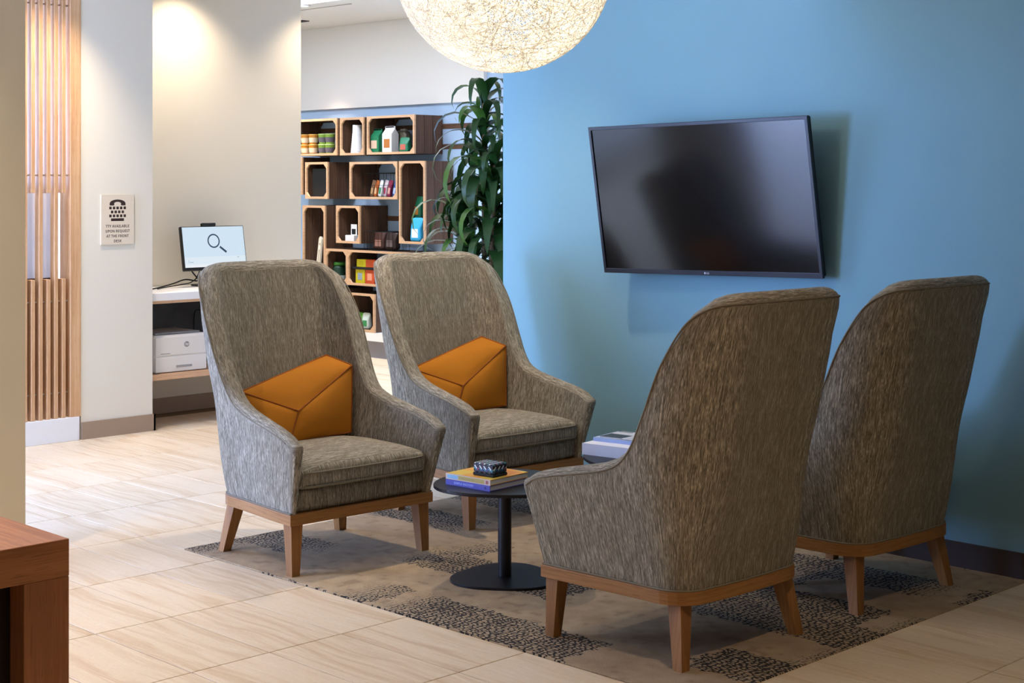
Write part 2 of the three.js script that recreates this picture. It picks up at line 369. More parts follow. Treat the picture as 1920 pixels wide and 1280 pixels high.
{
  const g = thing('fill_panel', 'long white fill light panel added out of view on the pantry ceiling', 'light', [FILL_PANEL.u, CEIL, FILL_PANEL.v]);
  mesh('frame', bevelBox(FILL_PANEL.w + .03, .012, FILL_PANEL.d + .03, .002, 0, -.0065, 0), M.white, g);
  mesh('diffuser', box(FILL_PANEL.w, .003, FILL_PANEL.d, 0, -.0142, 0), std(0xffffff, .5, { emissive: 0xdfe9ff, emissiveIntensity: 2 }), g);
}

// ------------------------------------------------------------------ woven globe pendant
{
  const R = .425, cy = 2.431, u = -4.31, v = 4.22;
  const g = thing('pendant_lamp', 'large cream woven string globe pendant lamp hanging from the ceiling', 'lamp', [u, cy, v]);
  const pos = [], idx = [], K = 60; let base = 0;
  const a = new THREE.Vector3(), b = new THREE.Vector3(), n = new THREE.Vector3(), p = new THREE.Vector3(), q = new THREE.Vector3(), side = new THREE.Vector3(), up = new THREE.Vector3();
  for (let k = 0; k < 540; k++) {
    const z = rr(-1, 1), th = rr(0, Math.PI * 2), s = Math.sqrt(1 - z * z); n.set(s * Math.cos(th), z, s * Math.sin(th));
    a.set(rr(-1, 1), rr(-1, 1), rr(-1, 1)).cross(n).normalize(); b.crossVectors(n, a);
    const off = rr(-.6, .6), rad = Math.sqrt(1 - off * off), w1 = rr(.02, .09), w2 = rr(.01, .05), f1 = 2 + Math.floor(rr(0, 3)), f2 = 4 + Math.floor(rr(0, 4)), ph = rr(0, 6), ph2 = rr(0, 6), shell = R - rr(0, .007), r = rr(.0006, .0009);
    const at = (t, o) => { const o2 = off + w1 * Math.sin(f1 * t + ph) + w2 * Math.sin(f2 * t + ph2); o.copy(a).multiplyScalar(Math.cos(t) * rad).addScaledVector(b, Math.sin(t) * rad).addScaledVector(n, o2).normalize().multiplyScalar(shell); };
    for (let i = 0; i < K; i++) {
      const t = i / K * Math.PI * 2; at(t, p); at(t + .01, q); q.sub(p).normalize(); up.copy(p).normalize(); side.crossVectors(q, up);
      for (let m = 0; m < 3; m++) { const an = m / 3 * Math.PI * 2, cs = Math.cos(an) * r * 1.2, sn = Math.sin(an) * r; pos.push(p.x + side.x * cs + up.x * sn, p.y + side.y * cs + up.y * sn, p.z + side.z * cs + up.z * sn); }
      const i2 = (i + 1) % K;
      for (let m = 0; m < 3; m++) { const m2 = (m + 1) % 3; idx.push(base + i * 3 + m, base + i2 * 3 + m, base + i2 * 3 + m2, base + i * 3 + m, base + i2 * 3 + m2, base + i * 3 + m2); }
    }
    base += K * 3;
  }
  const sg = new THREE.BufferGeometry(); sg.setAttribute('position', new THREE.Float32BufferAttribute(pos, 3)); sg.setIndex(idx); sg.computeVertexNormals();
  mesh('shade', sg, M.strand, g, 'globe of tangled cream strands');
  mesh('cord', new THREE.CylinderGeometry(.003, .003, CEIL - cy - .13, 8).translate(0, (CEIL - cy) / 2 + .065, 0), M.paper, g);
  mesh('ceiling_canopy', lathe([[0, CEIL - cy], [.06, CEIL - cy - .001], [.06, CEIL - cy - .02], [.05, CEIL - cy - .026], [0, CEIL - cy - .026]]), M.white, g);
  mesh('socket', lathe([[0, .15], [.02, .15], [.022, .06], [0, .06]], 16), M.white, g);
  mesh('bulb', new THREE.SphereGeometry(.05, 20, 14).translate(0, .02, 0), std(0xffffff, .4, { emissive: 0xfff4e4, emissiveIntensity: 1.5 }), g);
  const l = new THREE.PointLight(0xfff4e4, 2.4, 0, 2); l.position.set(0, .02, 0); l.castShadow = true; l.shadow.radius = 3; g.add(l);
}

// ------------------------------------------------------------------ high-back armchairs
function makeChair() {
  const g = thing('armchair', '', 'armchair', [0, 0, 0], 0, 'grey high-back armchairs');
  const yrim0 = [[-.54, 1.231], [-.47, 1.224], [-.436, 1.213], [-.404, 1.19], [-.333, 1.118], [-.26, .986], [-.18, .812], [-.14, .745], [-.107, .703], [-.06, .668], [.01, .642], [.12, .618], [.22, .598], [.30, .578], [.335, .565], [.355, .545], [.4, .53]];
  const yrimL = table(yrim0), yrim = z => (yrimL(z - .018) + yrimL(z - .009) + yrimL(z) + yrimL(z + .009) + yrimL(z + .018)) / 5;
  const hwR = table([[.25, .325], [.4, .352], [.555, .374], [.8, .40], [1.0, .406], [1.1, .40], [1.15, .39], [1.19, .372], [1.215, .352], [1.24, .315]]);
  const hwF = table([[.25, .357], [.4, .379], [.555, .402], [.7, .40]]);
  const zb = y => -.30 - .2 * Math.pow(clamp((y - .25) / .97, 0, 1.05), 1.05);
  const zf = y => .30 + .062 * clamp((y - .25) / .3);
  const rc = y => lerp(.11, .21, smooth(.25, .7, y)) * (1 - .25 * smooth(1.05, 1.23, y));
  function U(t, y) {            // t 0..1 from the middle of the back to the arm front (right half); returns [x, z]
    const W = hwR(y), b = zb(y), r = rc(y);
    if (t < .35) { const x = (W - r) * t / .35; return [x, b - .018 * (1 - (x / W) ** 2) + .018 * (1 - ((W - r) / W) ** 2)]; }
    if (t < .55) { const a = (t - .35) / .2 * Math.PI / 2; return [W - r + Math.sin(a) * r, b + r - Math.cos(a) * r]; }
    const s = (t - .55) / .45; return [lerp(W, hwF(y), smooth(0, 1, s) * .6 + s * .4), lerp(b + r, zf(y), s)];
  }
  const P = (t, y) => { const q = U(Math.abs(t), y); return t < 0 ? [-q[0], q[1]] : q; };
  function ytop(t) { let lo = .3, hi = 1.24; for (let i = 0; i < 40; i++) { const m = (lo + hi) / 2; if (m > yrim(U(Math.abs(t), m)[1])) hi = m; else lo = m; } return (lo + hi) / 2; }
  const front = t => clamp((Math.abs(t) - .5) / .5);
  const th = (t, y) => lerp(.088, lerp(.024, .062, clamp((y - .25) / .3)), Math.pow(front(t), .8));
  const nrm = (t, y) => { const e = .004, a = P(Math.max(-1, t - e), y), b = P(Math.min(1, t + e), y); let tx = b[0] - a[0], tz = b[1] - a[1]; const L = Math.hypot(tx, tz); tx /= L; tz /= L; return { n: [-tz, tx], tan: [tx, tz] }; };
  const TS = []; for (let i = -34; i <= 34; i++) { TS.push(i / 34); }
  const rows = [];              // each row: list of columns {t, side}
  const cols = [];
  TS.forEach(t => cols.push({ t, k: 0 }));
  for (let i = 1; i < 6; i++) cols.push({ t: 1, k: 1, a: i / 6 * Math.PI });
  [...TS].reverse().forEach(t => cols.push({ t, k: 2 }));
  for (let i = 1; i < 6; i++) cols.push({ t: -1, k: 3, a: i / 6 * Math.PI });
  cols.push(cols[0]);
  const NW = 30, NR = 7, pos = [], uv = [], idx = [];
  const top = new Map(); const yt = t => { const k = Math.abs(t).toFixed(4); if (!top.has(k)) top.set(k, ytop(t)); return top.get(k); };
  const outerEdge = [], innerEdge = [];
  for (let w = 0; w <= NW + NR; w++) for (const c of cols) {
    const T = yt(c.t), thick0 = th(c.t, T), r = thick0 * .46, y0 = .25, y1 = T - r;
    let y, sc = 1;
    if (w <= NW) y = lerp(y0, y1, w / NW); else { const a = (w - NW) / NR * Math.PI / 2; y = y1 + r * Math.sin(a); sc = Math.max(Math.cos(a), .001); }
    const [x, z] = P(c.t, Math.min(y, T)), { n, tan } = nrm(c.t, Math.min(y, T)), h = th(c.t, y);
    const off = c.k === 0 ? h * (1 - sc) / 2 : c.k === 2 ? h * (1 + sc) / 2 : h / 2;
    let px = x + n[0] * off, pz = z + n[1] * off;
    if (c.k === 1 || c.k === 3) {
      const rad = h * sc / 2, dir = c.k === 1 ? 1 : -1, from = c.k === 1 ? -1 : 1, an = c.a;
      const e = from * Math.cos(an) * rad, f = Math.sin(an) * rad * 1.0;
      px = x + n[0] * (h / 2 + e) + tan[0] * f * dir; pz = z + n[1] * (h / 2 + e) + tan[1] * f * dir;
    }
    pos.push(px, y, pz);
    const S = c.t * 1.02 + (c.k === 1 ? .01 * c.a : c.k === 3 ? -.01 * c.a : 0);
    uv.push(c.k >= 2 ? S + .37 : S, y + (c.k === 2 ? .13 : 0));
    if (w === NW + 1 && c.k === 0 && c !== cols[cols.length - 1]) outerEdge.push([px, y, pz]);
    if (w === NW + 1 && c.k === 2) innerEdge.push([px, y, pz]);
  }
  const C = cols.length;
  const finish = sg => {        // the rim gets its own texture run, along its length
    const P0 = sg.attributes.position, N0 = sg.attributes.normal, U0 = sg.attributes.uv, p2 = [...P0.array], n2 = [...N0.array], u2 = [...U0.array], ix = [...sg.index.array], base = P0.count;
    let run = 0;
    for (let i = 0; i < C; i++) {
      const t = (NW + NR) * C + i; if (i) run += Math.hypot(P0.getX(t) - P0.getX(t - 1), P0.getY(t) - P0.getY(t - 1), P0.getZ(t) - P0.getZ(t - 1));
      const q = NW * C + i; p2.push(P0.getX(q), P0.getY(q), P0.getZ(q)); n2.push(N0.getX(q), N0.getY(q), N0.getZ(q)); u2.push(0, run);
      for (let w = NW + 1; w <= NW + NR; w++) { const k = w * C + i; u2[k * 2] = (w - NW) * .009; u2[k * 2 + 1] = run; }
    }
    for (let k = 0; k < ix.length; k += 3) { const rowMax = Math.max(ix[k], ix[k + 1], ix[k + 2]); if (rowMax >= (NW + 1) * C) for (let m = 0; m < 3; m++) if (ix[k + m] < (NW + 1) * C) ix[k + m] = base + ix[k + m] - NW * C; }
    const o = new THREE.BufferGeometry(); o.setAttribute('position', new THREE.Float32BufferAttribute(p2, 3)); o.setAttribute('normal', new THREE.Float32BufferAttribute(n2, 3)); o.setAttribute('uv', new THREE.Float32BufferAttribute(u2, 2)); o.setIndex(ix); return o;
  };
  for (let w = 0; w < NW + NR; w++) for (let i = 0; i < C - 1; i++) { const a = w * C + i, b = a + 1, d = a + C, e = d + 1; idx.push(a, b, e, a, e, d); }
  const sg = new THREE.BufferGeometry(); sg.setAttribute('position', new THREE.Float32BufferAttribute(pos, 3)); sg.setAttribute('uv', new THREE.Float32BufferAttribute(uv, 2)); sg.setIndex(idx); sg.computeVertexNormals();
  { // orientation check on the middle of the back
    const i = 10 * C + 34, nz = sg.attributes.normal.getZ(i); if (nz > 0) { const ix = sg.index.array; for (let k = 0; k < ix.length; k += 3) { const q = ix[k]; ix[k] = ix[k + 1]; ix[k + 1] = q; } sg.computeVertexNormals(); }
    const nn = sg.attributes.normal; for (let w = 0; w <= NW + NR; w++) { const a = w * C, b = a + C - 1; const x = nn.getX(a) + nn.getX(b), y = nn.getY(a) + nn.getY(b), z = nn.getZ(a) + nn.getZ(b), L = Math.hypot(x, y, z); nn.setXYZ(a, x / L, y / L, z / L); nn.setXYZ(b, x / L, y / L, z / L); }
  }
  const shell = mesh('shell', finish(sg), M.fabric, g, 'grey heathered upholstered shell of back and arms');
  mesh('piping', tube(outerEdge.map(p => new THREE.Vector3(...p)), .0035, 160, 6), M.fabricPlain, shell);
  // seat
  mesh('seat_base', rbox(.668, .10, .50, .018, [6, 4, 12], (x, y, z) => [x * lerp(.8, 1, smooth(-.25, .05, z)), y, z]).translate(0, .297, .045), M.fabric, g);
  const crown = (x, y, z) => { const a = clamp(1 - Math.pow(Math.abs(x) / .333, 3.2)), b = clamp(1 - Math.pow(Math.abs(z) / .305, 3.2)); const s = Math.sqrt(a) * Math.sqrt(b); return [x * (1 - .012 * (1 - b)) * lerp(.78, 1, smooth(-.3, -.04, z)), y > 0 ? y + .042 * s : y - .004 * s, z + (z > 0 ? .012 * a : 0)]; };
  const cu = mesh('seat_cushion', rbox(.664, .076, .60, .024, [36, 8, 36], crown).translate(0, .384, .022), M.fabric, g);
  const ring = (y, o) => { const q = []; for (const [x, z] of [[-.295, -.2], [-.33, 0], [-.329, .2], [-.325, .29], [-.30, .322], [-.15, .332], [0, .335], [.15, .332], [.30, .322], [.325, .29], [.329, .2], [.33, 0], [.295, -.2]]) q.push([x * (1 + o), y, z * (1 + o)]); return tube(q, .004, 90, 6); };
  mesh('piping', ring(.411, .001), M.fabricPlain, cu); mesh('piping', ring(.356, .001), M.fabricPlain, cu);
  // wooden rail: outline follows the shell's foot
  const outline = (e, y = .25) => { const pts = []; for (let i = -30; i <= 30; i++) { const t = i / 30, p = P(t, y), { n } = nrm(t, y); pts.push(new THREE.Vector2(p[0] - n[0] * e, p[1] - n[1] * e)); } const a = pts[pts.length - 1], b = pts[0]; a.y = b.y = .305 + e; a.x = Math.abs(a.x); return pts; };
  const sh = new THREE.Shape(outline(.006)); const hole = new THREE.Path(outline(-.05).map(p => new THREE.Vector2(p.x, Math.min(p.y, .25))).reverse()); sh.holes.push(hole);
  const rail = new THREE.ExtrudeGeometry(sh, { depth: .038, bevelEnabled: true, bevelSize: .003, bevelThickness: .003, bevelSegments: 2, curveSegments: 4 });
  rail.rotateX(Math.PI / 2); rail.translate(0, .247, 0);
  mesh('base_rail', metric(rail, 'x'), M.oak, g, 'oak base rail');
  mesh('welt', tube(outline(.004).map(p => new THREE.Vector3(p.x, .253, p.y)).concat([]), .0035, 120, 6), M.fabricPlain, g);
  // legs
  for (const [sx, sz] of [[-1, 1], [1, 1], [-1, -1], [1, -1]]) {
    const hx0 = sx * (sz > 0 ? .325 : .268), hz0 = sz > 0 ? .272 : -.238, hx1 = sx * (sz > 0 ? .333 : .305), hz1 = sz > 0 ? .285 : -.276, a = .028, b = .019;
    const L = new THREE.BoxGeometry(1, .21, 1), p = L.attributes.position;
    for (let i = 0; i < p.count; i++) { const up = p.getY(i) > 0, r = up ? a : b; p.setXYZ(i, (up ? hx0 : hx1) + Math.sign(p.getX(i)) * r, up ? .21 : 0, (up ? hz0 : hz1) + Math.sign(p.getZ(i)) * r); }
    const G = L.toNonIndexed(); G.computeVertexNormals();
    mesh('leg', metric(G, 'y', sx, sz), M.oak, g, 'tapered oak leg');
  }
  return g;
}
const chair = makeChair();
const CH = [
  [-5.335, 4.125, Math.PI / 2 - .045, 'grey high-back armchair with mustard cushion, beside the open tiled floor'],
  [-5.45, 5.205, Math.PI / 2 - .05, 'grey high-back armchair with mustard cushion, next to the blue wall'],
  [-3.465, 4.25, -Math.PI / 2 - .03, 'grey high-back armchair seen from behind, beside the black table with the patterned box'],
  [-3.435, 5.225, -Math.PI / 2 - .03, 'grey high-back armchair seen from behind, close to the blue wall and television'],
];
const chairs = CH.map(([u, v, a, label], i) => { if (!i) { chair.position.set(u, CARPET, -v); chair.rotation.y = a; chair.userData.label = label; return chair; } return copy(chair, label, [u, CARPET, v], a); });

// ------------------------------------------------------------------ mustard block cushions
function makeCushion() {
  const g = thing('cushion', '', 'cushion', [0, 0, 0], 0, 'mustard block cushions');
  const A = [-.225, .673, -.275], B = [.244, .796, -.30], C = [.292, .757, -.17], D = [-.03, .588, -.12], a = [-.245, .462, -.225], b = [.25, .462, -.255], c = [.262, .464, -.135], d = [-.085, .462, -.105];
  const vec = p => new THREE.Vector3(...p), cen = [A, B, C, D, a, b, c, d].reduce((s, p) => s.add(vec(p)), new THREE.Vector3()).multiplyScalar(1 / 8);
  const faces = [[A, B, C, D, .03], [D, C, c, d, .028], [A, D, d, a, .022], [B, A, a, b, .012], [C, B, b, c, .012], [a, d, c, b, .0]];
  const N = 12, list = [];
  for (const [p, q, r, s, k] of faces) {
    const pos = [], idx = [], n = new THREE.Vector3().subVectors(vec(r), vec(p)).cross(new THREE.Vector3().subVectors(vec(s), vec(q))).normalize(); const mid = vec(p).add(vec(q)).add(vec(r)).add(vec(s)).multiplyScalar(.25);
    if (n.dot(mid.clone().sub(cen)) < 0) n.negate();
    for (let i = 0; i <= N; i++) for (let j = 0; j <= N; j++) {
      const x = i / N, y = j / N, o = [0, 1, 2].map(m => lerp(lerp(p[m], q[m], x), lerp(s[m], r[m], x), y)), h = k * Math.pow(Math.sin(Math.PI * x) * Math.sin(Math.PI * y), .6) + (vn(x * 5, y * 4, 9, 9, Math.round(k * 1000)) - .5) * .004 * Math.sin(Math.PI * x) * Math.sin(Math.PI * y);
      pos.push(o[0] + n.x * h, o[1] + n.y * h, o[2] + n.z * h);
    }
    const e1 = new THREE.Vector3(), flip = (() => { const v0 = new THREE.Vector3(pos[0], pos[1], pos[2]), v1 = new THREE.Vector3(pos[3], pos[4], pos[5]), v2 = new THREE.Vector3(pos[(N + 1) * 3], pos[(N + 1) * 3 + 1], pos[(N + 1) * 3 + 2]); return e1.subVectors(v2, v0).cross(v1.sub(v0)).dot(n) < 0; })();
    for (let i = 0; i < N; i++) for (let j = 0; j < N; j++) { const t = i * (N + 1) + j, u = t + 1, v = t + N + 1, w = v + 1; if (!flip) idx.push(t, v, w, t, w, u); else idx.push(t, w, v, t, u, w); }
    const G = new THREE.BufferGeometry(); G.setAttribute('position', new THREE.Float32BufferAttribute(pos, 3)); G.setIndex(idx); G.computeVertexNormals();
    const G2 = G.toNonIndexed(); list.push(metric(G2, 'y'));
  }
  const body = mesh('cover', mergeGeometries(list), M.mustard, g);
  const seam = (p, q) => tube([p, [0, 1, 2].map(m => lerp(p[m], q[m], .5)), q], .0042, 16, 6);
  mesh('seam', merge([[A, B], [B, C], [C, D], [D, A], [D, d], [C, c], [A, a], [B, b], [d, c], [a, d]].map(([p, q]) => seam(p, q))), M.mustardSeam, body);
  return g;
}
const cushion = makeCushion();
cushion.position.copy(chairs[0].position); cushion.rotation.y = CH[0][2]; cushion.userData.label = 'mustard block cushion on the armchair beside the open tiled floor';
copy(cushion, 'mustard block cushion on the armchair next to the blue wall', [CH[1][0], CARPET, CH[1][1]], CH[1][2]);

// ------------------------------------------------------------------ black pedestal tables
function makeTable() {
  const g = thing('side_table', '', 'table', [0, 0, 0], 0, 'black pedestal side tables');
  const pebble = (R, e = .12) => { const s = new THREE.Shape(); for (let i = 0; i <= 72; i++) { const a = i / 72 * Math.PI * 2, r = R * (1 + e * .5 * Math.cos(3 * a + 1.1)); i ? s.lineTo(Math.cos(a) * r, Math.sin(a) * r) : s.moveTo(Math.cos(a) * r, Math.sin(a) * r); } return s; };
  const disc = (R, h, y, e) => { const q = new THREE.ExtrudeGeometry(pebble(R, e), { depth: h, bevelEnabled: true, bevelSize: .003, bevelThickness: .002, bevelSegments: 2 }); q.rotateX(-Math.PI / 2); q.translate(0, y, 0); return q; };
  mesh('table_top', disc(.272, .010, .374, .1), M.blackMetal, g);
  mesh('column', new THREE.CylinderGeometry(.027, .027, .362, 28).translate(0, .193, 0), M.blackMetal, g);
  mesh('foot_plate', disc(.205, .007, .002, .16), M.blackMetal, g);
  mesh('top_bracket', lathe([[0, .372], [.09, .372], [.09, .366], [.03, .36], [0, .36]]), M.blackMetal, g);
  return g;
}
const st = makeTable(); st.position.set(-4.44, CARPET, -4.355); st.rotation.y = .5; st.userData.label = 'black pedestal side table carrying the yellow book and patterned box';
copy(st, 'black pedestal side table carrying the thick white book, near the blue wall', [-4.41, CARPET, 5.18], 1.4);

const TT = CARPET + .386;
function book(name, label, [u, v], y, turn, [w, h, d], cover, spineDraw, group, spineW = 1024) {
  // spine on the -z side of the book in its own frame (towards the camera after turning)
  const g = thing(name, label, 'book', [u, y, v], turn, group);
  const c = .003;
  mesh('pages', box(w - .006, h - 2 * c, d - .006, 0, h / 2, -.001), M.paper, g);
  mesh('cover', merge([bevelBox(w, c, d, .0006, 0, c / 2, 0), bevelBox(w, c, d, .0006, 0, h - c / 2, 0)]), cover, g);
  const sp = box(w, h, c, 0, h / 2, d / 2 - c / 2 + .0005); const p = sp.attributes.position, uv = sp.attributes.uv; for (let i = 0; i < p.count; i++) uv.setXY(i, p.getX(i) / w + .5, p.getY(i) / h);
  mesh('spine', sp, spineDraw, g); return g;
}
{
  const spine1 = canvasTex(1024, 100, (c, w, h) => { c.fillStyle = '#e7c9b0'; c.fillRect(0, 0, w, h); c.fillStyle = '#8fc3dc'; c.fillRect(30, 18, 250, 66); c.fillStyle = '#c9b05a'; c.fillRect(290, 14, 600, 72); c.fillStyle = '#a8934a'; c.font = 'bold 40px sans-serif'; c.fillText('GARDEN HOUSES', 340, 66); c.fillStyle = '#b4655a'; c.fillRect(920, 20, 60, 60); });
  const spine2 = canvasTex(1024, 100, (c, w, h) => { c.fillStyle = '#5a55b4'; c.fillRect(0, 0, w, h); c.fillStyle = '#a9b2ee'; c.font = 'bold 56px sans-serif'; c.fillText('SIMPLE MASTERY', 190, 70); c.fillStyle = '#2a2766'; c.fillRect(900, 30, 40, 40); });
  book('book', 'blue purple spined book at the bottom of the pile on the side table', [-4.458, 4.276], TT, .073, [.235, .0225, .228], std(0x6d65b0, .5), std(0xffffff, .5, { map: spine2 }));
  const yl = canvasTex(256, 256, (c, w, h) => { c.fillStyle = '#eaa83c'; c.fillRect(0, 0, w, h); c.fillStyle = '#e3c14b'; c.fillRect(20, 20, 150, 150); c.fillStyle = '#d98a2c'; c.fillRect(150, 120, 90, 110); c.fillStyle = '#c9cf8a'; c.fillRect(170, 30, 60, 60); });
  yl.wrapS = yl.wrapT = THREE.RepeatWrapping; yl.repeat.set(4.2, 4.2);
  book('book', 'yellow and orange covered book under the small patterned box', [-4.458, 4.276], TT + .0226, .08, [.235, .0225, .228], std(0xffffff, .5, { map: yl }), std(0xffffff, .5, { map: spine1 }));
  // small box printed with slanted dashes
  const g = thing('patterned_box', 'small black box printed with white, teal and red slanted dashes on the books', 'box', [-4.411, TT + .0452, 4.247], .1);
  const t = canvasTex(512, 256, (c, w, h) => {
    c.fillStyle = '#15131c'; c.fillRect(0, 0, w, h); c.lineWidth = 11; c.lineCap = 'butt';
    for (let i = 0; i < 10; i++) for (let j = 0; j < 5; j++) { const x = i * 52 + 4, y = j * 52 + 6; c.strokeStyle = '#eef2f2'; c.beginPath(); c.moveTo(x, y); c.lineTo(x + 26, y + 26); c.stroke(); c.strokeStyle = ['#2f8fa0', '#8c3352', '#3b4f9a'][(i + j) % 3]; c.beginPath(); c.moveTo(x + 26, y + 40); c.lineTo(x + 52, y + 14); c.stroke(); c.strokeStyle = '#2f8fa0'; c.beginPath(); c.moveTo(x, y + 18); c.lineTo(x + 20, y + 38); c.stroke(); }
  }); t.wrapS = t.wrapT = THREE.RepeatWrapping; t.repeat.set(4, 8);
  mesh('tray', bevelBox(.108, .012, .086, .003, 0, .006, 0), M.blackSoft, g);
  mesh('lid', bevelBox(.106, .038, .084, .005, 0, .031, 0), std(0xffffff, .5, { map: t }), g, 'printed lid');
  // second table
  book('book', 'thick white book on the side table near the blue wall', [-4.539, 5.165], TT, .157, [.26, .049, .215], std(0xe9ebf0, .5), std(0xe6e9f2, .5));
  book('book', 'thin pale blue book with blue light painted into its spine, lying on the thick white book', [-4.545, 5.235], TT + .0492, .157, [.255, .0165, .20], std(0xb9c6de, .4), std(0x9fb5e2, .5));  // spine colour has the blue light falling on it painted in
  const mag = canvasTex(256, 256, (c, w, h) => { c.fillStyle = '#dcdde0'; c.fillRect(0, 0, w, h); c.fillStyle = '#3b4048'; c.fillRect(0, 0, 120, 150); c.fillStyle = '#8b9098'; c.fillRect(110, 60, 90, 120); c.fillStyle = '#c9ced6'; c.fillRect(20, 170, 200, 60); });
  mag.wrapS = mag.wrapT = THREE.RepeatWrapping; mag.repeat.set(4, 5);
  const m = mesh('magazine', bevelBox(.235, .005, .18, .001), std(0xffffff, .35, { map: mag })); m.position.set(-4.53, TT + .0658 + .0026, -5.24); m.rotation.y = .1; m.userData = { label: 'grey covered magazine on top of the thin pale blue book', category: 'magazine' };
}

// ------------------------------------------------------------------ television
{
  const g = thing('television', 'large black flat television tilted downward on the blue wall', 'television', [-4.506, 1.507, 5.679]);
  g.rotation.set(0, 0, 0); g.rotation.order = 'YXZ'; g.rotation.y = .041; g.rotation.x = .1543; g.rotation.z = .0177;
  const w = 1.237, h = .715, b = .013;
  const fr = new THREE.Shape([[-w / 2, -h / 2], [w / 2, -h / 2], [w / 2, h / 2], [-w / 2, h / 2]].map(p => new THREE.Vector2(...p)));
  fr.holes.push(new THREE.Path([[-w / 2 + b, -h / 2 + b + .006], [-w / 2 + b, h / 2 - b], [w / 2 - b, h / 2 - b], [w / 2 - b, -h / 2 + b + .006]].map(p => new THREE.Vector2(...p))));
  mesh('bezel', new THREE.ExtrudeGeometry(fr, { depth: .012, bevelEnabled: true, bevelSize: .0015, bevelThickness: .0015, bevelSegments: 2 }).translate(0, 0, -.012), M.bezel, g);
  mesh('screen', box(w - 2 * b + .004, h - 2 * b, .004, 0, .002, -.006), M.screenOff, g, 'switched-off black screen');
  mesh('housing', bevelBox(w - .006, h - .006, .022, .004, 0, 0, -.0245), M.blackSoft, g);
  mesh('rear_bulge', bevelBox(.62, .40, .012, .01, 0, -.02, -.042), M.blackSoft, g);
  mesh('wall_bracket', merge([box(.42, .03, .05, 0, .12, -.075), box(.03, .36, .03, -.15, .04, -.062), box(.03, .36, .03, .15, .04, -.062), box(.30, .20, .012, 0, .15, -.13), box(.05, .05, .06, 0, .16, -.10)]), M.blackMetal, g);
  const font = await new FontLoader().loadAsync('fonts/droid/droid_sans_bold.typeface.json');
  const tg = new TextGeometry('LG', { font, size: .009, depth: .0006, curveSegments: 4 }); tg.translate(-.004, -h / 2 + .0045, .0016);
  const disc = new THREE.CylinderGeometry(.0052, .0052, .0008, 20); disc.rotateX(Math.PI / 2); disc.translate(-.012, -h / 2 + .009, .0018);
  mesh('logo', merge([tg, disc]), std(0xcfd2d8, .4), g);
}

// ------------------------------------------------------------------ corner of the wooden table
{
  const g = thing('wooden_table', 'reddish brown wooden table with thick slab top and square legs', 'table', [-3.318, 0, 1.829]);
  // local: x to the left is -u, z towards -v
  const L = 1.7, D = 1.0;
  mesh('table_top', bevelBox(L, .087, D, .0015, -L / 2, .7065, D / 2, 'x'), M.tableWood, g);
  for (const [x, z] of [[-.058, .057], [-L + .058, .057], [-.058, D - .057], [-L + .058, D - .057]]) mesh('leg', bevelBox(.115, .6625, .114, .0015, x, .331, z, 'y'), M.tableWood, g);
  mesh('end_panel', bevelBox(.022, .55, D - .23, .001, -.075, .385, D / 2, 'y'), M.darkPanel, g, 'dark inset end panel');
}

// ------------------------------------------------------------------ slatted wooden screen
{
  const g = thing('slatted_screen', 'tall screen of upright pale wood slats on a white plinth', 'screen', [-8.7, 0, 4.386]);
  const x0 = -.11;
  mesh('plinth', bevelBox(.20, .145, 1.42, .002, -.09, .0725, .236), M.white, g, 'white plinth');
  const full = [bevelBox(.055, 2.78, .025, .002, -.027, 1.5355 + .0, 0, 'y')], up = [bevelBox(.055, 1.405, .025, .002, -.027, 1.52 + .7025, 0, 'y')], low = [bevelBox(.055, .85, .025, .002, -.027, .146 + .425, 0, 'y')];
  for (let k = 0; k < 25; k++) {
    const v = 4.774 - k * .0507;               // plan position of the slat
    const z = -(v - 4.4);
    if (k % 2 === 1) { const m = mesh('slat', full[0], M.slat, g); m.position.z = z; }
    else { const a = mesh('slat', up[0], M.slat, g); a.position.z = z; const b = mesh('slat', low[0], M.slat, g); b.position.z = z; }
  }
  mesh('end_board', bevelBox(.13, 2.925, .072, .002, x0 + .05, .146 + 1.4625, -(4.850 - 4.4), 'y'), M.slat, g);
  for (const y of [.298, .858, 1.629, 2.668]) { const q = new THREE.CylinderGeometry(.005, .005, 1.3, 10); q.rotateX(Math.PI / 2); q.translate(-.03, y, .22); mesh('rod', q, M.steel, g, 'thin steel rod threaded through the slats'); }
  mesh('diffuser_panel', bevelBox(.008, .62, 1.30, .001, -.17, 1.255, .24), phys(0xf2f0f0, .8, { transmission: .25, thickness: 0 }), g, 'white translucent panel behind the openings');
  mesh('backing_panel', bevelBox(.012, .84, 1.30, .001, -.16, .146 + .43, .24), M.walnut, g, 'dark lower backing panel');
}

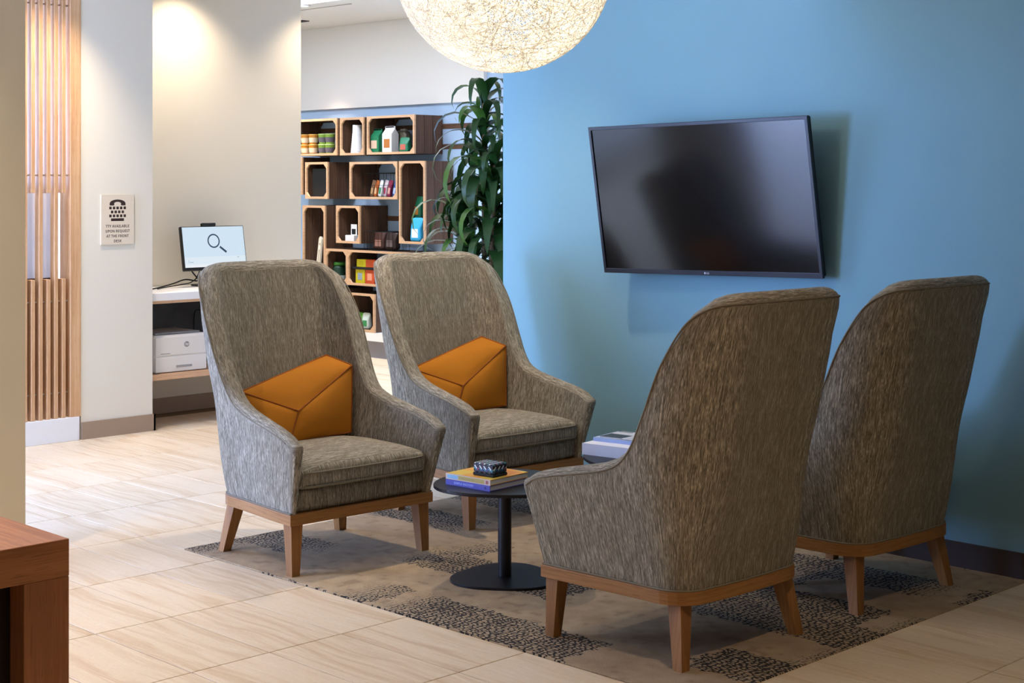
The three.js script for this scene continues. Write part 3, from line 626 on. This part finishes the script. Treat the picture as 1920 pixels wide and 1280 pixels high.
// ------------------------------------------------------------------ telephone sign on the pier
{
  const t = canvasTex(600, 800, (c, w, h) => {
    c.fillStyle = '#e3d5bd'; c.fillRect(0, 0, w, h); c.fillStyle = '#2e1a10';
    const cx = 300;
    c.beginPath(); c.moveTo(155, 172); c.lineTo(155, 140); c.bezierCurveTo(165, 55, 435, 55, 445, 140); c.lineTo(445, 172); c.lineTo(362, 172); c.lineTo(362, 140); c.bezierCurveTo(355, 105, 245, 105, 238, 140); c.lineTo(238, 172); c.closePath(); c.fill();
    for (const [y, n, x] of [[190, 5, 148], [254, 4, 178], [318, 5, 148]]) for (let i = 0; i < n; i++) c.fillRect(x + i * 65, y, 44, 44);
    c.fillRect(180, 380, 236, 44);
    c.font = 'bold 60px sans-serif'; c.textAlign = 'center';
    ['TTY AVAILABLE', 'UPON REQUEST', 'AT THE FRONT', 'DESK'].forEach((s, i) => c.fillText(s, cx, 528 + i * 80, 500));
  });
  const g = box(.232, .31, .008); const p = g.attributes.position, uv = g.attributes.uv; for (let i = 0; i < p.count; i++) uv.setXY(i, p.getX(i) / .232 + .5, p.getY(i) / .31 + .5);
  const m = mesh('wall_sign', g, std(0xffffff, .6, { map: t })); m.position.set(-8.6955, 1.352, -5.124); m.rotation.y = Math.PI / 2;
  m.userData = { label: 'beige wall sign reading TTY AVAILABLE UPON REQUEST AT THE FRONT DESK', category: 'sign' };
}

// ------------------------------------------------------------------ computer desk in the alcove
const DESK = .872;
{
  const g = thing('computer_desk', 'white topped built-in computer desk with wooden shelf in the alcove', 'desk', [-9.0, 0, 6.18]);
  const L = 1.58;   // runs along v from 5.40 to 6.98
  mesh('desk_top', bevelBox(.56, .05, L, .002, .0, DESK - .025, 0), M.pure, g, 'white desk top');
  mesh('edge_strip', bevelBox(.55, .018, L, .001, .0, DESK - .0592, 0, 'z'), M.ply, g);
  mesh('shelf', bevelBox(.55, .038, L, .001, .0, .33, 0, 'z'), M.ply, g, 'pale wooden shelf');
  mesh('side_panel', bevelBox(.54, .80, .025, .001, 0, .402, -L / 2 + .0135), M.pure, g);
  mesh('back_panel', bevelBox(.012, .455, L, .001, -.27, .577, 0), M.darkPanel, g, 'dark back panel');
}
{
  const g = thing('printer', 'white laser printer with round logo on the desk shelf', 'printer', [-8.94, .3495, 5.63]);
  const W = .40;
  mesh('body', bevelBox(.36, .243, W, .012, 0, .1225, 0), M.printer, g);
  mesh('top_cover', bevelBox(.30, .012, W - .06, .004, -.01, .2505, 0), M.printerGrey, g);
  mesh('paper_tray', bevelBox(.012, .10, W - .012, .003, .180, .055, 0), M.printer, g);
  mesh('front_panel', bevelBox(.012, .118, W - .012, .003, .180, .172, 0), M.printer, g);
  mesh('tray_handle', bevelBox(.004, .014, .12, .001, .1866, .038, -.02), M.printerGrey, g);
  mesh('vent_slot', bevelBox(.003, .004, .07, .001, .1868, .125, .12), M.printerGrey, g);
  const lg = canvasTex(128, 128, (c) => { c.fillStyle = '#8d8c8a'; c.beginPath(); c.arc(64, 64, 64, 0, 7); c.fill(); c.fillStyle = '#eceae5'; c.font = 'italic bold 78px sans-serif'; c.textAlign = 'center'; c.fillText('hp', 64, 86); });
  const d = new THREE.CylinderGeometry(.018, .018, .002, 28); d.rotateX(Math.PI / 2); d.rotateY(Math.PI / 2); d.translate(.187, .178, -.04);
  { const p = d.attributes.position, uv = d.attributes.uv; for (let i = 0; i < p.count; i++) uv.setXY(i, .5 - (p.getZ(i) + .04) / .036, .5 + (p.getY(i) - .178) / .036); }
  mesh('logo', d, std(0xffffff, .5, { map: lg }), g);
}
{
  const g = thing('power_strip', 'black power strip and coiled cables behind the printer on the desk shelf', 'power strip', [-9.12, .3495, 6.1]);
  mesh('housing', bevelBox(.06, .045, .32, .006, 0, .0225, 0), M.blackSoft, g);
  mesh('cable', tube([[0, .04, .1], [.03, .2, .15], [-.02, .36, .1], [.02, .28, -.02], [0, .12, -.1], [.0, .04, -.12]], .006, 60, 6), M.blackSoft, g);
}
{
  const g = thing('monitor', 'computer monitor showing a magnifying glass icon on a pale blue screen', 'monitor', [-9.10, DESK, 6.11], Math.PI / 2);
  // local +z faces the room (+u), local x runs along v
  const t = canvasTex(1024, 576, (c, w, h) => {
    c.fillStyle = '#d8ecfb'; c.fillRect(0, 0, w, h); c.fillStyle = '#e6f3fc'; c.fillRect(0, 430, w, 146); c.fillStyle = '#f3f9fd'; c.fillRect(0, 535, w, 41);
    c.strokeStyle = '#2d4561'; c.lineWidth = 20; c.beginPath(); c.arc(505, 205, 92, 0, 7); c.stroke(); c.lineWidth = 30; c.beginPath(); c.moveTo(600, 290); c.lineTo(705, 372); c.stroke();
    c.fillStyle = '#b9cfe0'; c.fillRect(60, 470, 10, 40); c.fillRect(80, 495, 60, 14); c.fillRect(880, 440, 30, 16);
  });
  const tilt = new THREE.Group(); tilt.name = 'display'; tilt.position.set(0, .262, .01); tilt.rotation.x = -.17; g.add(tilt);
  mesh('housing', bevelBox(.515, .305, .03, .005, 0, 0, -.012), M.black, tilt);
  const sg = box(.497, .277, .002, 0, .008, .0035); { const p = sg.attributes.position, uv = sg.attributes.uv; for (let i = 0; i < p.count; i++) uv.setXY(i, p.getX(i) / .497 + .5, (p.getY(i) - .008) / .277 + .5); }
  mesh('screen', sg, std(0x111111, .4, { emissiveMap: t, emissive: 0xffffff, emissiveIntensity: .9 }), tilt, 'lit screen with magnifying glass icon');
  mesh('webcam', bevelBox(.11, .022, .03, .004, -.03, .163, -.005), M.black, tilt);
  mesh('stand', merge([bevelBox(.06, .26, .03, .004, 0, .13, -.05), bevelBox(.24, .012, .18, .004, 0, .006, -.01)]), M.black, g);
  mesh('cable', tube([[-.05, .20, -.05], [-.14, .12, -.06], [-.09, .04, -.05], [-.2, .05, -.04], [-.32, .03, .0], [-.46, .012, .05], [-.57, .008, .12], [-.64, .006, .2]], .005, 80, 6), M.blackSoft, g);
  mesh('cable', tube([[-.06, .16, -.05], [-.11, .06, -.04], [-.17, .03, -.02], [-.26, .02, .0], [-.4, .008, .02], [-.5, .006, .09]], .004, 60, 6), M.blackSoft, g);
}

// ------------------------------------------------------------------ crate shelves
const FRONT = 9.0, DEEP = .333, UNIT = .345;
function crateGeo(w, h) {
  const f = new THREE.Shape(); f.moveTo(0, 0); f.lineTo(w, 0); f.lineTo(w, h); f.lineTo(0, h);
  const b = .021, k = .04, p = new THREE.Path(); p.moveTo(b + k, b); p.lineTo(b, b + k); p.lineTo(b, h - b - k); p.lineTo(b + k, h - b); p.lineTo(w - b - k, h - b); p.lineTo(w - b, h - b - k); p.lineTo(w - b, b + k); p.lineTo(w - b - k, b); p.closePath(); f.holes.push(p);
  const e = new THREE.ExtrudeGeometry(f, { depth: .018, bevelEnabled: false }); return metric(e, 'x');
}
const crateCache = {};
function crate(u0, w, y0, h, label) {          // u0: left edge, y0: bottom
  const key = w + '_' + h, g = thing('wooden_crate', label, 'crate', [u0, y0, FRONT], 0, 'crate shelves on the pantry wall');
  if (!crateCache[key]) {
    const bd = (DEEP - .036 - .006) / 3, o = {};
    o.frame = crateGeo(w, h);
    o.v = bevelBox(.012, h - .002, bd, .0012, 0, 0, 0, 'y'); o.h = bevelBox(w - .026, .012, bd, .0012, 0, 0, 0, 'x'); o.bd = bd; crateCache[key] = o;
  }
  const o = crateCache[key];
  const fr = mesh('front_frame', o.frame, M.ply, g, 'pale plywood front frame'); fr.position.z = -.018;
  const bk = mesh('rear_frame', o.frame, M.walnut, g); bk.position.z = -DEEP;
  for (let k = 0; k < 3; k++) {
    const z = -.018 - .003 * (k + .5) - o.bd * (k + .5);
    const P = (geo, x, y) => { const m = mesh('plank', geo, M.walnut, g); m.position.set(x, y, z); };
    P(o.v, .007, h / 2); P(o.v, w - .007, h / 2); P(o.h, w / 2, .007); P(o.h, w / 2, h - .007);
  }
  return g;
}
const D2W = .672;
crate(-12.083, .69, 1.838, UNIT, 'wide wooden crate holding orange and green soup cups');
crate(-11.35, UNIT, 1.836, UNIT, 'small wooden crate holding the white stack of cups');
crate(-10.96, .655, 1.838, UNIT, 'wide wooden crate holding the green and white coffee bags');
crate(-12.27, UNIT, 1.47, .357, 'small wooden crate half hidden by the alcove wall');
crate(-11.876, UNIT, 1.433, UNIT, 'small wooden crate holding the black bin');
crate(-11.209, D2W, 1.436, .338, 'wide wooden crate holding the wire rack of snack bars');
crate(-10.512, UNIT, 1.047, .728, 'tall wooden crate holding the blue pouch, behind the plant');
crate(-11.917, UNIT, .62, .75, 'tall wooden crate behind the cream stand');
crate(-11.406, UNIT, 1.028, UNIT, 'small wooden crate holding the white card box');
crate(-11.569, .328, .648, .322, 'small wooden crate holding the dark green jar');
crate(-11.240, .86, .648, .322, 'wide wooden crate holding the yellow and orange boxes');
crate(-11.225, .374, .231, .347, 'small wooden crate holding the green pouches, on the white plinth');
crate(-11.62, .345, .231, .38, 'small wooden crate half hidden by the armchair, on the white plinth');
// battens on the wall
for (const [u0, u1, y, label] of [[-12.2, -9.86, 2.085, 'upper wooden batten behind the top row of crates'], [-12.2, -9.86, 1.905, 'lower wooden batten behind the top row of crates'], [-11.6, -9.95, 1.255, 'wooden batten behind the tall crate']]) {
  const m = mesh('batten', bevelBox(u1 - u0, .045, .006, .001, 0, 0, 0, 'x'), M.walnut); m.position.set((u0 + u1) / 2, y, -9.3365); m.userData = { label, category: 'batten', group: 'wall battens' };
}

// ------------------------------------------------------------------ goods on the shelves
const F = FRONT;
{ // soup cups
  const body = lathe([[0, 0], [.036, 0], [.038, .003], [.047, .088], [.047, .09]], 24), lid = lathe([[0, .096], [.044, .096], [.049, .093], [.049, .087], [.047, .086]], 24);
  const band = lathe([[.0405, .016], [.0458, .062]], 24);
  const mk = (c1, c2, label) => { const g = thing('soup_cup', label, 'cup', [0, 0, 0], 0, 'soup cups in the crate'); mesh('cup', body, plastic(c1), g); mesh('label_band', band.clone().scale(1.01, 1, 1.01), plastic(c2), g); mesh('lid', lid, plastic(c1 === 0xd08a2a ? 0xe0b060 : 0xb4cf82), g); return g; };
  const o = mk(0xd08a2a, 0xf0d9b6, 'orange soup cup in the wide crate'), n = mk(0x86ab3c, 0x6b6470, 'green soup cup in the wide crate');
  let io = 0, ig = 0;
  for (const [u, kind, where] of [[uAt(573, F + .09), 0, 'in the column beside the alcove wall'], [uAt(588, F + .09), 0, 'in the column next to the green cups'], [uAt(606, F + .09), 1, 'in the column next to the orange cups'], [uAt(619, F + .09), 1, 'in the column against the crate side']]) for (const [y, row] of [[1.852, 'lower'], [1.9495, 'upper']]) {
    const src = kind ? n : o, first = kind ? ig++ === 0 : io++ === 0, label = `${row} ${kind ? 'green' : 'orange'} soup cup ${where}`;
    if (first) { src.position.set(u, y, -(F + .09)); src.userData.label = label; } else copy(src, label, [u, y, F + .09]);
  }
}
{ // stack of paper cups
  const g = thing('cup_stack', 'tall tapered stack of white paper cups in a small crate', 'cup stack', [uAt(670, F + .10), 1.8515, F + .10]);
  const pts = [[0, 0], [.062, 0]]; for (let k = 0; k < 9; k++) { const y = .004 + k * .022, r = .062 - k * .0018; pts.push([r, y], [r, y + .006], [r - .003, y + .008]); } pts.push([.043, .262], [.04, .265], [0, .265]);
  mesh('cups', lathe(pts, 28), M.pure, g);
}
function gableBag(name, label, [u, y, v], [w, h, d], mat, patchCol, topCol, turn = 0) {
  const g = thing(name, label, 'bag', [u, y, v], turn);
  const s = new THREE.Shape([[-d / 2, 0], [d / 2, 0], [d / 2, h * .72], [.004, h * .9], [.004, h], [-.004, h], [-.004, h * .9], [-d / 2, h * .72]].map(p => new THREE.Vector2(...p)));
  const b = new THREE.ExtrudeGeometry(s, { depth: w - .006, bevelEnabled: true, bevelSize: .003, bevelThickness: .003, bevelSegments: 2 }); b.translate(0, 0, -w / 2 + .003); b.rotateY(-Math.PI / 2);
  mesh('carton', metric(b), mat, g);
  mesh('label_patch', bevelBox(w * .62, h * .34, .002, .0005, 0, h * .36, d / 2 + .0036), plastic(patchCol), g);
  mesh('clip', bevelBox(w * .95, h * .07, .014, .002, 0, h * .985, 0), plastic(topCol), g);
  return g;
}
gableBag('coffee_bag', 'green coffee bag with red and white label in the wide crate', [uAt(708, F + .08), 1.8520, F + .08], [.13, .215, .08], plastic(0x1f7a52), 0xd8b9a0, 0x1c6a4c);
gableBag('coffee_bag', 'white coffee bag with orange picture in the wide crate', [uAt(732, F + .08), 1.8520, F + .08], [.13, .235, .08], plastic(0xf1f2f2), 0xb9743a, 0xe8ecee);
{
  const g = thing('snack_bag', 'clear bag of dark dried snacks at the end of the wide crate', 'bag', [uAt(757, F + .19), 1.8515, F + .19]);
  mesh('bag', rbox(.17, .20, .09, .035, [10, 10, 8], (x, y, z) => [x * (1 - .25 * clamp((y) / .1)) + (vn(y * 60, z * 60, 99, 99, 4) - .5) * .01, y, z + (vn(x * 50, y * 50, 99, 99, 6) - .5) * .016]).translate(0, .1, 0), plastic(0x5c5648, .3), g);
  mesh('tie', bevelBox(.07, .02, .03, .004, 0, .207, 0), plastic(0xb9b4a8), g);
}
function pouch(name, label, [u, y, v], [w, h, d], col, patch, turn = 0, lean = 0, group, cat = 'pouch') {
  const g = thing(name, label, cat, [u, y, v], turn, group);
  const tlt = new THREE.Matrix4().makeRotationZ(lean);
  const b = rbox(w, h, d, Math.min(w, h, d) * .3, [6, 12, 4], (x, yy, z) => { const t = (yy + h / 2) / h; return [x * (1 + .05 * Math.sin(t * 9)), yy, z * (t > .55 ? lerp(1, .12, (t - .55) / .45) : 1)]; }).translate(0, h / 2, 0); b.applyMatrix4(tlt);
  mesh('pouch', b, plastic(col, .35), g);
  const q = bevelBox(w * .6, h * .36, .002, .0005, 0, h * .36, d / 2 + .0005); q.applyMatrix4(tlt); mesh('label_patch', q, plastic(patch, .4), g);
  return g;
}
pouch('snack_pouch', 'small green pouch with red picture in front of the clear bag', [uAt(760, F + .07), 1.8520, F + .07], [.12, .135, .06], 0x1c7a58, 0xc96a5a, 0, 0, 'snack pouches');
{ // black bin
  const g = thing('storage_bin', 'black rectangular storage bin in a small crate', 'bin', [-11.70, 1.4475, F + .17]);
  const sh = new THREE.Shape([[-.11, -.13], [.11, -.13], [.11, .13], [-.11, .13]].map(p => new THREE.Vector2(...p))); sh.holes.push(new THREE.Path([[-.106, -.126], [-.106, .126], [.106, .126], [.106, -.126]].map(p => new THREE.Vector2(...p))));
  mesh('wall', new THREE.ExtrudeGeometry(sh, { depth: .27, bevelEnabled: false }).rotateX(-Math.PI / 2), M.blackSoft, g); mesh('bottom', box(.22, .006, .26, 0, .003, 0), M.blackSoft, g);
}
function wireBasket(label, [u, y, v], [w, h, d], n = 6) {
  const g = thing('wire_basket', label, 'basket', [u, y, v], 0, 'black wire baskets'), L = [];
  const bar = (x0, y0, z0, x1, y1, z1, r = .002) => { const a = new THREE.Vector3(x0, y0, z0), b = new THREE.Vector3(x1, y1, z1), l = a.distanceTo(b), c = new THREE.CylinderGeometry(r, r, l, 6); c.applyQuaternion(new THREE.Quaternion().setFromUnitVectors(new THREE.Vector3(0, 1, 0), b.clone().sub(a).normalize())); c.translate((x0 + x1) / 2, (y0 + y1) / 2, (z0 + z1) / 2); L.push(c); };
  const X = w / 2, Z = d / 2;
  for (const yy of [.003, h]) { bar(-X, yy, -Z, X, yy, -Z, .004); bar(-X, yy, Z, X, yy, Z, .004); bar(-X, yy, -Z, -X, yy, Z, .004); bar(X, yy, -Z, X, yy, Z, .004); }
  for (let i = 0; i <= n; i++) { const x = lerp(-X, X, i / n); bar(x, 0, -Z, x, h, -Z); bar(x, 0, Z, x, h * .98, Z); bar(x, .003, -Z, x, .003, Z); }
  for (let i = 0; i <= 3; i++) { const z = lerp(-Z, Z, i / 3); bar(-X, 0, z, -X, h, z); bar(X, 0, z, X, h, z); }
  for (const yy of [h * .5]) { bar(-X, yy, -Z, X, yy, -Z); bar(-X, yy, Z, X, yy, Z); }
  mesh('wire_frame', merge(L), M.blackMetal, g); return g;
}
wireBasket('black wire rack holding leaning snack bars in the wide crate', [uAt(722, F + .20), 1.4505, F + .20], [.40, .22, .20], 4);
[[uAt(698, F + .13), 0x7a5a40, 0xc9a070, 'brown snack bar leaning in the wire rack'], [uAt(705, F + .13), 0xc0662e, 0xe9b98a, 'orange snack bar leaning in the wire rack'], [uAt(713, F + .13), 0xe9ece9, 0x3f9a6a, 'white and green snack bar leaning in the wire rack'], [uAt(722, F + .13), 0xd9c9cf, 0xb4335a, 'pink and white snack bar leaning in the wire rack'], [uAt(730, F + .13), 0x9a2f52, 0xe0b0a0, 'dark red snack bar leaning in the wire rack'], [uAt(740, F + .13), 0x2b4f9a, 0xb9cdea, 'blue snack bar leaning in the wire rack']].forEach(([u, c, p, l]) => pouch('snack_bar', l, [u, 1.4565, F + .13], [.045, .155, .03], c, p, 0, -.22, 'snack bars in the wire rack', 'snack bar'));
// tall crate: riser tray, blue pouch in front, green bag standing behind it
{ const m = mesh('display_tray', bevelBox(.15, .20, .12, .004), M.blackSoft); m.position.set(uAt(784, F + .22), 1.1615, -(F + .22)); m.userData = { label: 'black display riser at the back of the tall crate', category: 'riser' }; }
pouch('snack_pouch', 'bright blue standing pouch in the tall crate', [uAt(784, F + .075), 1.0615, F + .075], [.14, .215, .08], 0x39b3e6, 0xf0f4fa, 0, 0, 'snack pouches');
pouch('snack_pouch', 'green pouch with orange patch on the black riser of the tall crate', [uAt(784, F + .21), 1.2625, F + .21], [.13, .20, .07], 0x1e6a4a, 0xd0843a, 0, 0, 'snack pouches');
{ // card box
  const g = thing('card_display', 'white card display box with a black and white card, in a small crate', 'display', [uAt(661, F + .09), 1.0425, F + .09]);
  mesh('base_box', bevelBox(.13, .058, .07, .002, 0, .029, 0), M.pure, g);
  mesh('card', bevelBox(.085, .10, .006, .001, .01, .108, -.01), M.pure, g); mesh('picture', bevelBox(.055, .05, .002, .0005, .01, .09, -.0055), M.blackSoft, g);
}
wireBasket('black wire basket of brown chip bags on top of the crates', [uAt(725, F + .13), .9705, F + .13], [.40, .17, .20], 8);
[[uAt(714, F + .12), 'brown chip bag with a pink picture in the wire basket', 0x4a2a22, 0xb08070], [uAt(736, F + .12), 'dark brown chip bag with a grey picture in the wire basket', 0x33201c, 0x7a6a66]].forEach(([u, l, c, p]) => pouch('chip_bag', l, [u, .9795, F + .12], [.15, .16, .07], c, p, 0, 0, 'chip bags', 'chip bag'));
{ // dark green jar
  const g = thing('jar', 'dark green jar with bright green lid in a small crate', 'jar', [uAt(637, F + .11), .6625, F + .11]);
  mesh('jar', lathe([[0, 0], [.06, 0], [.065, .01], [.065, .13], [.05, .15], [0, .15]], 24), plastic(0x1d3a2c, .25), g); mesh('label_band', lathe([[.0655, .025], [.0655, .06]], 24), plastic(0xb9c4bc), g); mesh('lid', lathe([[0, .182], [.052, .182], [.056, .176], [.056, .15], [0, .15]], 24), plastic(0x3f8a34), g);
}
const boxThing = (label, u, v, w, h, d, y, c, p) => { const g = thing('snack_box', label, 'box', [u, y, v], 0, 'snack boxes in the crate'); mesh('carton', bevelBox(w, h, d, .002, 0, h / 2, 0), plastic(c), g); mesh('label_patch', bevelBox(w * .5, h * .5, .002, .0005, 0, h * .5, d / 2 + .0008), plastic(p), g); };
boxThing('yellow snack box at the bottom of its stack', uAt(683, F + .1), F + .10, .13, .13, .10, .6625, 0xd7c81e, 0x9aa6b0);
boxThing('yellow snack box on top of its stack', uAt(685, F + .11), F + .11, .13, .07, .10, .8135, 0xe3d92a, 0xd7c81e);
boxThing('orange snack box at the bottom of its stack', uAt(701, F + .1), F + .10, .13, .13, .10, .6625, 0xd9562a, 0xf0a080);
boxThing('orange snack box on top of its stack', uAt(702, F + .11), F + .11, .13, .07, .10, .8135, 0xe0602c, 0xd9562a);
{ const m = mesh('divider_tray', bevelBox(.42, .02, .15, .003), M.blackSoft); m.position.set(uAt(693, F + .105), .8030, -(F + .105)); m.userData = { label: 'black tray between the yellow and orange boxes', category: 'tray' }; }
pouch('snack_pouch', 'light green pouch in the lowest small crate', [uAt(674, F + .10), .2455, F + .10], [.12, .15, .06], 0x5fa83c, 0xd5ecc0, 0, 0, 'snack pouches');
pouch('snack_pouch', 'white and green pouch in the lowest small crate', [uAt(688, F + .10), .2455, F + .10], [.09, .15, .06], 0xdce8dc, 0x3f9a5a, .1, 0, 'snack pouches');
{ // cream slotted rack and tapered white sleeve inside the tall crate
  const g = thing('cup_dispenser', 'cream slotted rack with a white tapered sleeve in the tall crate', 'dispenser', [-11.715, .6355, FRONT + .09]);
  const cm = std(0xe9dfc9, .6), h = .44, s = new THREE.Shape([[-.022, 0], [.022, 0], [.018, h - .02], [.006, h], [-.012, h], [-.02, h - .02]].map(p => new THREE.Vector2(...p)));
  for (const [a, b] of [[h - .085, h - .055], [h - .25, h - .12], [h - .31, h - .275], [h - .37, h - .335]]) { const q = new THREE.Path(); q.moveTo(-.008, a); q.lineTo(-.008, b); q.lineTo(.010, b); q.lineTo(.010, a); q.closePath(); s.holes.push(q); }
  const rail = metric(new THREE.ExtrudeGeometry(s, { depth: .02, bevelEnabled: true, bevelSize: .002, bevelThickness: .002, bevelSegments: 1 }));
  for (const z of [.03, -.07]) { const r = mesh('slotted_rail', rail, cm, g); r.rotation.z = -.16; r.position.set(-.045, .004, z); }
  mesh('sleeve', lathe([[0, 0], [.052, 0], [.038, .41], [.038, .42], [.056, .475], [.05, .48], [0, .47]], 28).translate(.072, 0, -.02), M.pure, g);
}

// ------------------------------------------------------------------ potted dracaena between the shelves and the blue wall
{
  const pu = -7.62, pv = 7.28, g = thing('potted_plant', 'tall dracaena with long arching green leaves between shelves and blue wall', 'plant', [pu, 0, pv]);
  mesh('pot', lathe([[0, 0], [.15, 0], [.16, .01], [.20, .36], [.205, .38], [.185, .38], [.18, .34], [0, .34]], 36), std(0xd8d6d0, .5), g);
  mesh('soil', lathe([[0, .345], [.18, .342], [.18, .335], [0, .335]], 24), M.soil, g);
  const blade = (L, W, droop, twist) => {      // arching strap leaf along +x
    const N = 9, pos = [], idx = [];
    for (let i = 0; i <= N; i++) {
      const t = i / N, a = .95 - droop * t * (1 + .5 * t);
      if (i === 0) blade.p = [0, 0]; else { blade.p[0] += Math.cos(blade.a) * L / N; blade.p[1] += Math.sin(blade.a) * L / N; }
      blade.a = a;
      const w = W * (t < .3 ? lerp(.45, 1, t / .3) : Math.pow(1 - (t - .3) / .7, .75)) / 2, tw = twist * t;
      for (const [k, f] of [[-1, 0], [0, -.18], [1, 0]]) pos.push(blade.p[0], blade.p[1] + f * w + k * w * Math.sin(tw), k * w * Math.cos(tw));
    }
    for (let i = 0; i < N; i++) for (let k = 0; k < 2; k++) { const a = i * 3 + k, b = a + 1, c = a + 3, d = c + 1; idx.push(a, c, d, a, d, b); }
    const G = new THREE.BufferGeometry(); G.setAttribute('position', new THREE.Float32BufferAttribute(pos, 3)); G.setIndex(idx); G.computeVertexNormals(); return metric(G, 'x');
  };
  const kinds = []; for (let k = 0; k < 10; k++) kinds.push(blade(rr(.5, .8), rr(.085, .12), rr(1.7, 2.9), rr(-.5, .5)));
  const canes = [[0, 0, 2.12, .0, .0], [.10, .06, 1.70, .12, .05], [-.10, -.04, 1.38, -.14, .06], [.03, -.11, 1.12, .02, -.16], [-.05, .10, .86, -.10, .12], [.02, -.05, 1.9, .16, -.1]];
  for (const [x, z, h, lx, lz] of canes) {
    const q = tube([[x, .33, z], [x + lx * .3, .33 + (h - .33) * .4, z + lz * .3], [x + lx, h, z + lz]], .016, 24, 8); mesh('cane', q, M.cane, g);
    const n = 49, span = h > 1.5 ? .7 : .5;
    for (let k = 0; k < n; k++) {
      const f = k / n, y = h - span * (1 - f) + .02, az = k * 2.39996 + rr(-.3, .3), m = mesh('leaf', kinds[Math.floor(rr(0, 10))], rnd() > .7 ? M.leafLight : M.leaf, g);
      const s = (y - .33) / (h - .33), cx = x + lx * s * s, cz = z + lz * s * s;
      m.position.set(cx, y, cz); m.rotation.order = 'YZX'; m.rotation.y = az; m.rotation.z = lerp(-.55, .5, f) + rr(-.15, .15); const sc = rr(.8, 1.15) * lerp(1, .75, f); m.scale.set(sc, sc, sc);
    }
  }
}

scene.updateMatrixWorld(true);
renderer.render(scene, camera);
